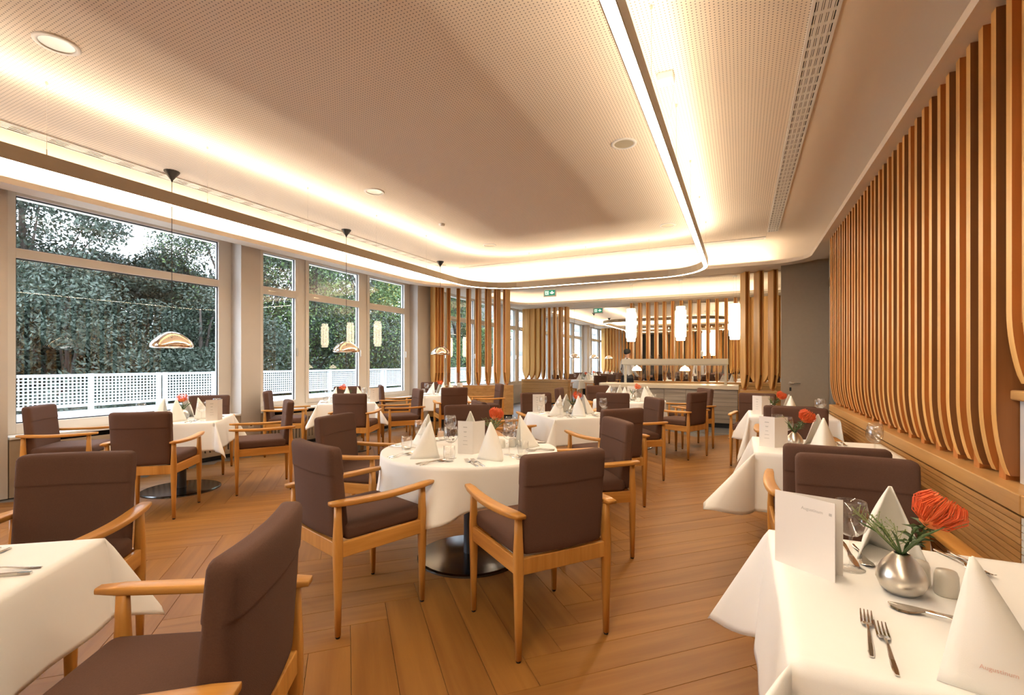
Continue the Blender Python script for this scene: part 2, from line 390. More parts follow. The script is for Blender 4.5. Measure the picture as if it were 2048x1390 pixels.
window(7, -2.6, 1.3, [(-2.45, -1.4), (-1.15, .1), (.35, 1.15)])  # unseen window beside and behind the camera, added for its daylight

# radiator covers below the windows
M['radiator'] = plain('taupe_cover', (.40, .31, .22), .55, 0, .3, .05, 12)
slm = MB().box(-.01, .01, -.021, .021, 0, .33).mesh('slat'); slm.materials.append(M['radiator'])
def radiator(y0, y1, label):
    r = empty('radiator_cover', (-6.5, y0, 0)); tag(r, label, 'radiator cover', 'radiator covers under the windows'); L = y1-y0
    bevel(bx('top_board', 'white', -.25, .015, 0, L, .575, .60, r), .004)
    bx('back_panel', 'dark', -.16, -.14, .05, L-.05, .05, .57, r); bx('plinth', 'black', -.15, -.03, .02, L-.02, 0, .055, r)
    bx('rail', 'radiator', -.02, 0, .11, L-.11, .445, .52, r); bx('rail', 'radiator', -.02, 0, .11, L-.11, .055, .115, r)
    for a in (0, L-.11): bx('end_post', 'radiator', -.14, 0, a, a+.11, .0, .575, r)
    n = int((L-.24)/.063)
    for k in range(n):
        o = bpy.data.objects.new('slat', slm); COL.objects.link(o); o.parent = r; o.location = (-.012, .145+k*(L-.29)/(n-1), .115)
radiator(2.06, 4.46, 'taupe slotted radiator cover under the wide front window')
radiator(4.79, 8.6, 'taupe slotted radiator cover under the three-part window')
radiator(9.26, 10.25, 'short taupe radiator cover left of the first slat screen panel')
radiator(10.5, 12.88, 'dark radiator cover between the two slat screens')

# linear air slots in the ceiling
def vent(label, loc, L, rz, W_=.13, step=.118, bar=.028):
    v = empty('air_slot', loc, rz); tag(v, label, 'air vent', 'linear air slots in the ceiling')
    bx('recess', 'dark', -W_/2, W_/2, 0, L, -.006, -.002, v)
    fr = MB(); [fr.box(x0, x1, 0, L, -.014, -.001) for x0, x1 in ((-W_/2-.012, -W_/2+.006), (W_/2-.006, W_/2+.012))]
    [fr.box(-W_/2, W_/2, y-.012, y+.012, -.014, -.001) for y in (0, L)]
    fr.build('frame', 'white', v)
    rl = MB()
    for k in range(1, 4): rl.box(-W_/2+k*W_/4-.009, -W_/2+k*W_/4+.009, 0, L, -.012, -.001)
    rl.build('rail', 'white', v)
    br = MB(); n = int(L/step)
    for k in range(n):
        y = k*step
        for q in range(4):
            x = -W_/2+(q+.5)*W_/4
            br.box(x-.009, x+.009, y, y+bar, -.010, -.002)
            if bar < .05: br.box(x-.0035, x+.0035, y, y+step, -.009, -.003)
    o = br.build('blades', 'white', v); o['kind'] = 'stuff'
vent('long white slotted air vent in the ceiling beside the wall of slats', (.442, -.6, ZC), 9.1, 0)
vent('long pale slotted air vent in the ceiling beside the windows', (-5.76, -.2, ZC), 8.7, 0, .15, .27, .14)
vent('pale slotted air vent across the ceiling before the slat screens', (.35, 8.90, ZC), 5.9, PI/2, .12, .27, .14)

# ring lamps of warm light
def ring_lamp(bd, R, label, zb, wires):
    cx, cy = (bd[0]+bd[1])/2, (bd[2]+bd[3])/2
    r = empty('ring_lamp', (cx, cy, zb)); tag(r, label, 'ring lamp', 'hanging light rings')
    B = (bd[0]-cx, bd[1]-cx, bd[2]-cy, bd[3]-cy)
    w, h, t = .0325, .11, .006
    sec = [(-w, 0), (-w, h), (-w+t, h), (-w+t, h-.060), (w-t, h-.060), (w-t, h), (w, h), (w, 0), (w-t, 0), (w-t, .012), (-w+t, .012), (-w+t, 0)]
    me = sweep(B, R, sec, True).mesh(); weld(me); finish('profile', me, 'alu', r)
    sweep(B, R, [(-w+t, .004), (w-t, .004)], False, flip=True).build('diffuser', 'led', r)
    sweep(B, R, [(-.007, h-.058), (.007, h-.058)], False).build('uplight', 'ledup', r)
    sweep(B, R, [(-w+t, h-.024), (-w+t+.007, h-.024)], False).build('wide_uplight', 'ledupw', r)
    sweep(B, R, [(w-t-.007, h-.024), (w-t, h-.024)], False).build('outer_uplight', 'ledupo', r)
    for x, y in wires:
        MB().tube([(x-cx, y-cy, h-.03), (x-cx, y-cy, h+.05)], .004, 6).build('clamp', 'steel', r)
        MB().tube([(x-cx, y-cy, h+.05), (x-cx, y-cy, ZC-zb-.02)], .0012, 4).build('wire', 'steel', r)
        MB().tube([(x-cx, y-cy, ZC-zb-.025), (x-cx, y-cy, ZC-zb)], .008, 8).build('anchor', 'steel', r)
    return r
ws = [(x, 1.66+1.17*k) for k in range(6) for x in (-4.61, -.47)] + [(-3.6+1.1*k, 8.19) for k in range(3)]
rg = ring_lamp((-4.61, -.47, -5.4, 8.19), (.75, .95, .8, .8), 'large rounded light ring hanging over the front dining bay', 2.75, ws)  # near end lengthened out of view behind the camera to add light
bx_ = empty('driver_box', (-.49, 3.56, ZC)); tag(bx_, 'small white driver box on the ceiling beside the light ring', 'power box')
bevel(bx('body', 'white', -.055, .055, -.05, .05, -.055, 0, bx_), .008)
MB().tube([(.03, .0, -.03), (.05, .03, -.12), (.02, .03, -.35), (.03, .12, -.5), (.02, .3, -.56)], .004, 6).build('cable', 'white', bx_)
ring_lamp((-4.61, -.47, 16.6, 22.4), (.8, .9, .9, .8), 'smaller light ring hanging in the far dining bay', 2.75, [(-4.61, 18+1.2*k) for k in range(3)])

# ceiling speakers
for x, y, l in ((-4.0, 1.49, 'round ceiling speaker nearest the camera, over the window side'), (-1.0, 4.5, 'round ceiling speaker right under the long light strip, nearer one'),
             (-4.0, 4.45, 'round ceiling speaker in the middle of the window side'), (-1.0, 7.46, 'round ceiling speaker near the far right corner of the light ring'),
             (-4.0, 7.37, 'round ceiling speaker near the far left corner of the light ring')):
    s = empty('ceiling_speaker', (x, y, ZC)); tag(s, l, 'speaker', 'round ceiling speakers')
    MB().lathe([(.118, 0), (.118, -.008), (.09, -.010), (.09, -.004)], 40).build('trim_ring', 'white', s, True)
    MB().lathe([(.091, -.005), (0, -.006)], 40).build('grille', 'guard', s, True)
s = empty('smoke_detector', (-4.03, 5.93, ZC)); tag(s, 'small white smoke detector on the ceiling of the window side', 'smoke detector')
MB().lathe([(.045, 0), (.045, -.02), (.03, -.035), (0, -.037)], 24).build('housing', 'white', s, True)

# pendants with mirrored domes
def pendant(x, y, label, zb=1.5):
    p = empty('pendant_lamp', (x, y, zb)); tag(p, label, 'pendant lamp', 'mirrored dome pendants')
    MB().lathe([(.075, ZC-zb), (.072, ZC-zb-.012), (.012, ZC-zb-.095), (.006, ZC-zb-.115), (0, ZC-zb-.115)], 24).build('canopy', 'black', p, True)
    MB().tube([(0, 0, .16), (0, 0, ZC-zb-.1)], .0035, 6).build('cord', 'black', p)
    MB().lathe([(.0, .172), (.04, .170), (.075, .158), (.115, .132), (.155, .098), (.185, .062), (.198, .034), (.2, .018), (.194, .004), (.185, 0), (.178, .006), (.172, .03), (.14, .085), (.09, .125), (.03, .15), (0, .152)], 48).build('dome', 'copper', p, True)
    MB().lathe([(.0, .03), (.03, .04), (.045, .07), (.03, .10), (.018, .12), (.018, .15)], 20).build('bulb', 'bulb', p, True)
for y, l in ((3.03, 'mirrored copper dome pendant over the nearest window table'), (5.55, 'mirrored copper dome pendant over the middle window table'), (8.12, 'mirrored copper dome pendant in front of the slat screen'),
             (16.8, 'far mirrored dome pendant just behind the second slat screen'), (19.35, 'far mirrored dome pendant in front of the far windows'), (21.9, 'most distant mirrored dome pendant by the windows')):
    pendant(-5.555, y, l)

# opal cylinder pendants behind the buffet
def cyl(x, y, label, zt=2.72, zb=1.88):
    p = empty('cylinder_pendant', (x, y, zb)); tag(p, label, 'pendant lamp', 'white cylinder pendants'); H = zt-zb
    MB().lathe([(.05, ZC-zb), (.05, ZC-zb-.05), (0, ZC-zb-.05)], 20).build('canopy', 'white', p, True)
    for d in (-.03, .03): MB().tube([(d, 0, H), (d, 0, ZC-zb-.04)], .002, 5).build('cord', 'steel', p)
    MB().lathe([(0, H), (.105, H), (.107, H-.02), (.107, .02), (.1, 0), (0, .002)], 32).build('inner_shade', 'cyl', p, True)
    for k in range(8):
        a0 = k*PI/4+.05; pts = []
        for i in range(6):
            a = a0+i/5*.70; pts.append((a, .128+.006*math.sin(i/5*PI)))
        z0, z1 = (.09, H-.10) if k % 2 else (.12, H-.13)
        mb = MB(); mb.loft([[(r*math.cos(a), r*math.sin(a), z) for a, r in pts]+[((r-.006)*math.cos(a), (r-.006)*math.sin(a), z) for a, r in pts[::-1]] for z in (z0, z1)])
        mb.build('shade_panel', 'cyl', p)
for x, l in ((-2.56, 'glowing white cylinder pendant, left one over the buffet'), (-1.35, 'glowing white cylinder pendant, middle one over the buffet'), (-.14, 'glowing white cylinder pendant, right one over the buffet')):
    cyl(x, 12.35, l)
for x in (.15, -1.0, -1.3): cyl(x, 20.5+.4*(x > 0), 'slim distant white cylinder pendant, %s of three' % {.15: 'right', -1.0: 'middle', -1.3: 'left'}[x], 2.62, 1.62)

# exit signs
def exit_sign(x, y, z, label, w=.29, h=.14):
    s = empty('exit_sign', (x, y, z)); tag(s, label, 'exit sign', 'green exit signs')
    bevel(bx('housing', 'white', -w/2-.03, w/2+.03, 0, .03, -.03, h+.03, s), .005)
    MB().tube([(0, .015, h+.02), (0, .015, (ZC if y > 15 else ZC)-z)], .006, 6).build('rod', 'white', s)
    bx('green_panel', 'green', -w/2, w/2, -.004, 0, 0, h, s)
    bx('door_symbol', 'signw', -w/2+.02, -w/2+.115, -.008, -.004, .02, h-.02, s)
    a = MB(); c = w*.22
    a.loft([[(c-.022, yy, h-.03), (c+.022, yy, h-.03), (c+.022, yy, h*.5), (c+.055, yy, h*.62), (c+.055, yy, h*.40), (c, yy, .03), (c-.055, yy, h*.40), (c-.055, yy, h*.62), (c-.022, yy, h*.5)] for yy in (-.008, -.004)])
    a.build('arrow', 'signw', s)
    r = MB(); cx = -w/2+.066
    r.lathe([(0, .011), (.008, .008), (.011, 0), (.008, -.008), (0, -.011)], 10, (cx+.009, -.009, h-.035))
    for p in ([(cx+.01, -.009, h-.05), (cx-.006, -.009, h*.42)], [(cx-.008, -.009, h*.42), (cx+.02, -.009, h*.25), (cx+.005, -.009, .03)], [(cx-.008, -.009, h*.42), (cx-.03, -.009, .05)], [(cx+.008, -.009, h-.075), (cx+.04, -.009, h*.5)], [(cx+.008, -.009, h-.075), (cx-.03, -.009, h*.55)]):
        r.tube(p, .005, 5)
    r.build('running_figure', 'green', s)
exit_sign(-4.51, 11.6, 3.09, 'green exit sign with arrow hanging behind the light ring')
exit_sign(-4.50, 16.2, 3.08, 'distant green exit sign hanging beyond the second slat screen')

# ================================================================== slat screens
def tongue(d, z0, z1, zc, tip=.16):
    """side outline of a slat (depth, z): straight above zc, both edges curving to a narrow tip at z0"""
    L = [(-d/2, z1), (-d/2, zc)]; n = 9
    for i in range(1, n+1):
        t = i/n; L.append((-d/2*(tip+(1-tip)*math.cos(t*PI/2)**.75), zc-(zc-z0)*t))
    return L + [(-x, z) for x, z in L[::-1]]
def slat_meshes(d, th, bt, z0, z1, key, m1='slat', m2='core', face=None, tip=.16):
    out = tongue(d, z0+.03, z1, z0+.36, tip)
    a = MB(); n = len(out)
    a.loft([[(x, y, z) for y, z in out] for x in (0, bt)])
    bm_ = a.mesh(key+'_board'); bm_.materials.append(M[m1])
    b2 = bm_
    if face:
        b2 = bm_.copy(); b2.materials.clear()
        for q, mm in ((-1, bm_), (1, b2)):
            mm.materials.clear(); [mm.materials.append(M[x]) for x in (m1, face, 'slatshade')]
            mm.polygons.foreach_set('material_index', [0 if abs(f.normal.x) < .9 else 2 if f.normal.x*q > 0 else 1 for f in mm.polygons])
    c = MB(); w = th/2-bt
    c.box(-w, w, -d/2+.03, d/2-.03, z0+.30, z1)                 # core between the boards
    c.box(-w*.8, w*.8, -.02, d*.22, z0, z0+.31)                   # foot standing on the ledge
    cm = c.mesh(key+'_core'); cm.materials.append(M[m2])
    return cm, bm_, b2
def add_slat(parent, loc, rz, meshes, th, bt):
    o = bpy.data.objects.new('slat', meshes[0]); COL.objects.link(o); o.parent = parent; o.location = loc; o.rotation_euler = (0, 0, rz)
    for x, me_ in ((-th/2, meshes[1]), (th/2-bt, meshes[2])):
        c = bpy.data.objects.new('side_board', me_); COL.objects.link(c); c.parent = o; c.location = (x, 0, 0)
    return o
def panel(parent, x0, x1, y0, y1, z1, pitch=.034, m='boardx', along='x'):
    """bench-high panel clad in narrow horizontal boards with open joints, under a cap"""
    bx('core_panel', 'dark', x0+.014, x1-.014, y0+.014, y1-.014, 0, z1-.05, parent)
    bevel(bx('cap', 'ledge' if along == 'y' else m, x0-.004, x1+.004, y0-.004, y1+.004, z1-.085, z1, parent), .005)
    n = int((z1-.09-.06)/pitch); L = (x1-x0, y1-y0)
    me = MB().box(0, L[0], 0, L[1], 0, pitch-.004).mesh('board'); me.materials.append(M[m])
    for k in range(n):
        o = bpy.data.objects.new('board', me); COL.objects.link(o); o.parent = parent; o.location = (x0, y0, z1-.09-(k+1)*pitch)
    bx('plinth', 'column', x0+.02, x1-.02, y0+.02, y1-.02, 0, .07, parent)

# wall of slats on the right, on its oak bench wall
rw = empty('slat_wall', (1.06, 2.55, 0)); tag(rw, 'tall wall of vertical oak slats on a ribbed oak bench wall at the right', 'slat screen', 'oak slat screens')
def lx(x): return x-1.06
def ly(y): return y-2.55
panel(rw, 0, .34, ly(2.74), ly(7.58), .78, .030, 'board', 'y')
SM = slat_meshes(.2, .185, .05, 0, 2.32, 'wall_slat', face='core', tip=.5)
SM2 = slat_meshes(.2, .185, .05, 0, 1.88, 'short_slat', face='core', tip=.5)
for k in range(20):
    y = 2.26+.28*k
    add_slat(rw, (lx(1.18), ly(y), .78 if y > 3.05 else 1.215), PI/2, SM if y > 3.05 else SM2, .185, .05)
bx('back_board', 'greywall', .30, .335, ly(.4), ly(7.62), .785, 3.095, rw)
st = empty('partition_stub', (1.16, 2.3, 0)); tag(st, 'short grey partition with pale oak cap on the bench wall at the right edge', 'partition')
bx('body', 'wall', 0, .24, -.9, .70, .782, 1.165, st); bevel(bx('cap', 'ledge', -.03, .25, -.9, .74, 1.165, 1.212, st), .008, 3)
g2 = empty('bench_end', (1.06, 1.2, 0)); tag(g2, 'grey ribbed end of the bench wall at the right picture edge', 'bench wall')
bevel(bx('cap', 'ledge', -.004, .34, 0, 1.53, .695, .782, g2), .005)
for k in range(20): bx('board', 'wall', 0, .34, 0, 1.53, .69-(k+1)*.031, .69-(k+1)*.031+.027, g2)
bx('core_panel', 'dark', .014, .33, .01, 1.52, 0, .69, g2)

# screens across the room
P1 = slat_meshes(.26, .085, .018, 0, 2.295, 'screen_slat')
P1c = slat_meshes(.20, .085, .018, 0, 2.295, 'curved_screen_slat')
def screen(label, x0, x1, yc, zt, spots, d=.30, back='boardx'):
    s = empty('slat_screen', (x0, yc, 0)); tag(s, label, 'slat screen', 'oak slat screens')
    if zt: panel(s, 0, x1-x0, -d/2, d/2, zt)
    for x, a in spots: add_slat(s, (x-x0, 0, zt or .8), a, P1, .085, .018)
    return s
R_ = math.radians
fan = [66, 58, 48, 38, 31, 20, 10, 4, 0, -4]; ft = [.0, .085, .175, .312, .468, .604, .716, .82, .908, .992]
def curve(t):
    """the curved line on which the first screen stands, from the window pillar to the aisle"""
    P = ((-6.32, 9.0), (-6.00, 9.62), (-5.08, 10.26)); L = ((1-t)*(1-2*t), 4*t*(1-t), t*(2*t-1))
    return sum(l*p[0] for l, p in zip(L, P)), sum(l*p[1] for l, p in zip(L, P))
cs_ = empty('slat_screen', (-5.4, 10.0, 0)); tag(cs_, 'curved oak slat screen with fanned slats beside the window tables', 'slat screen', 'oak slat screens')
def ribbon(z0, z1, w, m, name, x0=-.02, x1=1.05, n=12):
    A, B = [], []
    for i in range(n+1):
        t = x0+(x1-x0)*i/n; p = curve(t); q = curve(t+.01); d = Vector((q[0]-p[0], q[1]-p[1], 0)).normalized(); k = Vector((-d.y, d.x, 0))*w/2
        A.append((p[0]+5.4+k.x, p[1]-10.0+k.y)); B.append((p[0]+5.4-k.x, p[1]-10.0-k.y))
    mb = MB(); mb.loft([[(a[0], a[1], z0), (c[0], c[1], z0), (c[0], c[1], z1), (a[0], a[1], z1)] for a, c in zip(A, B)])
    me = mb.mesh(name); weld(me, 1e-6); return finish(name, me, m, cs_)
ribbon(.06, .72, .27, 'dark', 'core_panel', 0, 1.04); bevel(ribbon(.71, .80, .31, 'boardx', 'cap'), .004); ribbon(0, .07, .26, 'column', 'plinth', 0, 1.04)
bd_ = ribbon(.676, .706, .30, 'boardx', 'board')
for k in range(1, 18):
    o = bd_.copy(); COL.objects.link(o); o.location = (0, 0, -.034*k)
for k, a in enumerate(fan):
    p = curve(ft[k]); add_slat(cs_, (p[0]+5.4, p[1]-10.0, .80), R_(a), P1c, .085, .018)
screen('three oak slats on a bench panel left of the grey door', -.02, .60, 10.35, .80, [(.06, R_(20)), (.30, R_(20)), (.54, R_(18))])
screen('oak slat screen behind the first one, standing by the window side', -6.49, -4.90, 14.3, .80,
       [(-6.38+.2*k, R_(a)) for k, a in enumerate((85, 78, 66, 40, 24, 12, 4, 0))])
screen('wide row of slim oak slats behind the buffet counter', -3.05, 1.3, 14.3, .80,
       [(-2.93+.232*k, R_(0 if k < 13 else 60)) for k in range(19)])
screen('distant oak slat screen by the far windows', -6.49, -4.6, 24.1, .80, [(-6.4+.17*k, R_(60-6*k)) for k in range(11)])
screen('distant wide row of oak slats across the far dining bay', -3.4, 1.3, 24.1, .80, [(-3.3+.24*k, R_(30)) for k in range(19)])

# the tall taupe door and its frame
dr = struct(empty('door_1', (.62, 9.48, 0)))
bevel(bx('leaf', 'door', 0, .70, 0, .06, .005, 3.085, dr), .004)
hd = MB(); hd.tube([(.21, -.055, 0), (.10, -.058, 0), (.07, -.05, 0), (.068, -.03, 0), (.068, 0, 0)], .010, 8); h_ = hd.build('handle', 'steel', dr, True); h_.location = (.07, 0, .985)
es = MB().lathe([(.026, 0), (.026, .01), (0, .011)], 18).build('escutcheon', 'steel', dr); es.location = (.138, 0, .985); es.rotation_euler = (PI/2, 0, 0)
bx('keyhole', 'black', .125, .155, -.006, 0, .85, .91, dr)
fr = struct(empty('door_2', (1.33, 7.7, 0)))
for a in (0, .85, 1.66): bx('jamb', 'column' if a == .85 else 'greywall', 0, .08, a, a+.07, 0, 3.09, fr)
bx('lintel', 'greywall', 0, .08, 0, 1.73, 2.95, 3.09, fr); bx('pane', 'pane', .03, .04, .07, .85, .02, 2.95, fr); bx('pane', 'pane', .03, .04, .92, 1.66, .02, 2.95, fr)
for z in (.4, 1.5, 2.6): bx('hinge', 'steel', -.02, 0, 1.70, 1.74, z, z+.16, fr)

# buffet counter
bc = empty('buffet_counter', (-2.85, 10.55, 0)); tag(bc, 'long buffet counter with cream top and grey oak drawer fronts', 'counter')
pts = [(-.05, .62)] + [(.30-.35*math.sin(t/10*PI), .31-.36*math.cos(t/10*PI)*(-1)) for t in range(0)] 
top = [(2.80, -.05), (2.80, .72), (.25, .72)] + [(.25-.385*math.sin(i/10*PI), .335+.385*math.cos(i/10*PI)) for i in range(1, 10)] + [(.25, -.05)]
bevel(MB().prism(top[::-1], .79, .87).build('worktop', 'counter', bc), .006)
bx('carcass', 'column', .2, 2.78, .02, .70, .10, .79, bc); bx('plinth', 'black', .22, 2.76, .08, .66, 0, .10, bc)
xs = [.2, .95, 1.36, 1.80, 2.25, 2.78]
for i in range(5):
    for z0, z1 in ((.105, .44), (.446, .785)):
        d_ = bevel(bx('drawer', 'cabinet', xs[i]+.003, xs[i+1]-.003, 0, .02, z0, z1, bc), .002)
        for q in range(3): bx('groove', 'column', xs[i]+.01, xs[i+1]-.01, -.0012, 0, z0+(z1-z0)*(q+1)/4, z0+(z1-z0)*(q+1)/4+.004, d_)
gd = empty('sneeze_guard', (-2.40, 10.86, .87)); tag(gd, 'champagne metal buffet hood with glass on the cream counter', 'buffet hood')
for x in (.02, 2.10): bx('post', 'guard', x-.025, x+.025, -.02, .02, 0, .44, gd)
bevel(bx('hood', 'guard', -.03, 2.16, -.16, .14, .43, .55, gd), .004)
bx('guard_pane', 'glass', .05, 2.08, -.158, -.152, .12, .43, gd); bx('under_frame', 'guard', -.0, 2.13, -.13, .11, .405, .43, gd)
for x, l in ((.28, 'left white warming lamp hanging under the buffet hood'), (1.30, 'right white warming lamp hanging under the buffet hood')):
    wl_ = empty('warming_lamp', (-2.40+x, 10.84, 1.16)); tag(wl_, l, 'warming lamp', 'warming lamps under the buffet hood')
    MB().lathe([(.012, .115), (.02, .10), (.07, .075), (.10, .03), (.105, 0), (.095, .004), (.06, .06), (0, .085)], 24).build('shade', 'cyl', wl_, True)
    MB().tube([(0, 0, .1), (0, 0, .13)], .008, 6).build('stem', 'steel', wl_)

# ================================================================== outdoors
struct(bx('terrace', 'concrete', -9.75, XL-.06, -6, 40, -.3, .05))
struct(bx('ground', 'leafd', -60, -9.75, -30, 70, -3.2, -3.0))
pp = struct(bx('parapet', 'rail', -9.75, -9.42, -6, 40, .05, .56))
rl = empty('terrace_railing', (-9.58, 2.0, .56)); tag(rl, 'white terrace railing with square mesh panels outside the windows', 'railing')
POST = MB().box(-.03, .03, -.03, .03, 0, .60).mesh('post'); POST.materials.append(M['rail'])
g = MB(); y = -3.0
for k in range(26):
    o = bpy.data.objects.new('post', POST); COL.objects.link(o); o.parent = rl; o.location = (0, y-2.0, 0)
    if k % 3 == 2: o = bpy.data.objects.new('post', POST); COL.objects.link(o); o.parent = rl; o.location = (0, y-2.0+.11, 0)
    a = y-2.0+(.14 if k % 3 == 2 else .03); c = y-2.0+1.0-.03
    n = int(round((c-a)/.052))
    for q in range(1, n): g.box(-.006, .006, a+(c-a)*q/n-.008, a+(c-a)*q/n+.008, .10, .56)
    for q in range(1, 9): g.box(-.005, .005, a, c, .10+.46*q/9-.008, .10+.46*q/9+.008)
    y += 1.0
o = g.build('mesh_grid', 'rail', rl); o['kind'] = 'stuff'
for z in (.07, .55): bx('rail', 'rail', -.025, .025, -5.0, 21.0, z, z+.045, rl)

def leaves(name, centers, radii, n, size, m, parent, m2=None, frac=0.0):
    """n small folded leaves scattered through ellipsoid clumps"""
    k = RNG.integers(0, len(centers), n); C = np.array(centers)[k]; Rr = np.array(radii)[k]
    d = RNG.normal(size=(n, 3)); d /= np.linalg.norm(d, axis=1)[:, None]
    P = C + d*Rr*(RNG.random(n)**.38)[:, None]
    u = RNG.normal(size=(n, 3)); u /= np.linalg.norm(u, axis=1)[:, None]
    w = np.cross(u, RNG.normal(size=(n, 3))); w /= np.linalg.norm(w, axis=1)[:, None]; nn = np.cross(u, w)
    s = (size*(.6+.8*RNG.random(n)))[:, None]
    V_ = np.stack([P-u*s, P+w*s*.42+nn*s*.1, P+u*s, P-w*s*.42+nn*s*.1], 1).reshape(-1, 3)
    me = bpy.data.meshes.new(name); me.vertices.add(4*n); me.vertices.foreach_set('co', V_.ravel().astype(np.float32))
    me.loops.add(4*n); me.loops.foreach_set('vertex_index', np.arange(4*n, dtype=np.int32))
    me.polygons.add(n); me.polygons.foreach_set('loop_start', np.arange(0, 4*n, 4, dtype=np.int32))
    me.materials.append(M[m])
    if m2: me.materials.append(M[m2]); me.polygons.foreach_set('material_index', (RNG.random(n) < frac).astype(np.int32))
    me.update(calc_edges=True)
    o = finish(name, me, None, parent); o['kind'] = 'stuff'; return o
def tree(label, x, y, h, r, n, size, m, m2=None, frac=0, low=0.0, clumps=34, drop=0, z0=-3.0, name='tree'):
    t = empty(name, (x, y, z0)); tag(t, label, 'tree' if name != 'shrub' else 'shrub', 'trees beyond the terrace'); H = h-z0
    rs = random.Random(int(x*100+y*10)); cs, rr = [], []
    for i in range(clumps):
        a = rs.random()*2*PI; zz = (low-z0)+(H-(low-z0))*rs.random(); q = r*math.sqrt(max(.06, 1-((zz-(low-z0))/(H-(low-z0))*1.9-.75)**2*.62))*math.sqrt(rs.random())
        cs.append((q*math.cos(a), q*math.sin(a), zz)); k = .16+.16*rs.random(); rr.append((r*k*1.4, r*k*1.4, r*k*(1.0+drop)))
    tr = MB(); tr.tube([(0, 0, 0), (.06, .03, H*.35), (-.04, .05, H*.7), (.03, 0, H*.92)], [.16*r/2, .12*r/2, .07*r/2, .02], 8); tr.build('trunk', 'bark', t, True)
    br = MB()
    for i in range(0, clumps, 2):
        c = cs[i]; zb = max(H*.15, c[2]*.62); br.tube([(0, .03, zb), (c[0]*.5, c[1]*.5, (zb+c[2])/2+.2), c], [.045, .03, .008], 5)
    br.build('branches', 'bark', t)
    leaves('foliage', cs, rr, n, size, m, t, m2, frac)
tree('tall dark tree left behind the wide front window', -15.2, 5.0, 7.2, 2.2, 60000, .055, 'leafd', 'leafg', .3, -1, clumps=60)
tree('dark leafy tree in the middle behind the wide front window', -16.4, 8.0, 4.6, 2.2, 50000, .055, 'leafd', 'leafg', .35, -1, clumps=50)
tree('grey green shrub mass above the railing, left half of the front window', -13.0, 5.0, 3.6, 2.0, 60000, .045, 'leafg', 'leafd', .3, -1.5, clumps=60, name='shrub')
tree('grey green shrub mass above the railing, right half of the front window', -13.2, 7.9, 3.3, 2.0, 60000, .045, 'leafg', 'leafd', .4, -1.5, clumps=60, name='shrub')
tree('pale hanging birch right behind the wide front window', -15.0, 10.2, 7.8, 2.0, 70000, .045, 'leafg', 'leafl', .3, -.5, clumps=60, drop=1.1)
tree('green birch behind the left panes of the three-part window', -14.2, 12.6, 10.0, 2.4, 80000, .05, 'leafl', 'leafd', .4, -1.5, clumps=70, drop=.9)
tree('yellowing tree behind the middle panes of the three-part window', -15.2, 16.2, 8.8, 2.8, 80000, .055, 'leafl', 'leafy', .12, -1.5, clumps=70)
tree('low dark hedge tree behind the three-part window', -12.6, 12.6, 3.0, 2.4, 50000, .045, 'leafd', 'leafl', .3, -2, clumps=50, name='shrub')
tree('low green hedge tree left of the neighbour building', -12.8, 16.4, 3.0, 2.4, 50000, .045, 'leafl', 'leafd', .4, -2, clumps=50, name='shrub')
tree('light green tree behind the slat screen by the windows', -14.6, 23.2, 6.4, 2.4, 60000, .055, 'leafl', 'leafd', .3, -1.5, clumps=60)
tree('dark tree far behind the middle of the railing', -21.0, 12.5, 5.0, 4.0, 50000, .09, 'leafd', 'leafg', .3, -2.5, clumps=60)
tree('tall far tree behind the three-part window', -22.5, 20.5, 11.0, 5.0, 60000, .10, 'leafd', 'leafl', .4, -2.5, clumps=70)
tree('far low trees left behind the railing', -20.0, 6.0, 4.2, 4.0, 50000, .09, 'leafd', 'leafg', .3, -2.5, clumps=60)
bl = empty('neighbour_building', (-15.0, 31.2, -3)); tag(bl, 'pale flat-roofed building seen through the far windows', 'building')
bx('wall', 'facade', -6, 0, -4, 22, 0, 8.4, bl); bx('roof_edge', 'shade', -6.2, .25, -4.2, 22.2, 8.4, 8.9, bl)
for z in (3.6, 6.2): bx('band', 'shade', -.02, .06, -4, 22, z+1.3, z+1.55, bl)
for k in range(9):
    for z in (3.5, 6.1):
        w_ = bx('window', 'rail', -.03, .05, -3.2+2.7*k, -1.5+2.7*k, z, z+1.25, bl); [bx('pane', 'winglass', .05, .056, -3.1+2.7*k+.8*q, -2.4+2.7*k+.8*q, z+.1, z+1.15, w_) for q in (0, 1)]

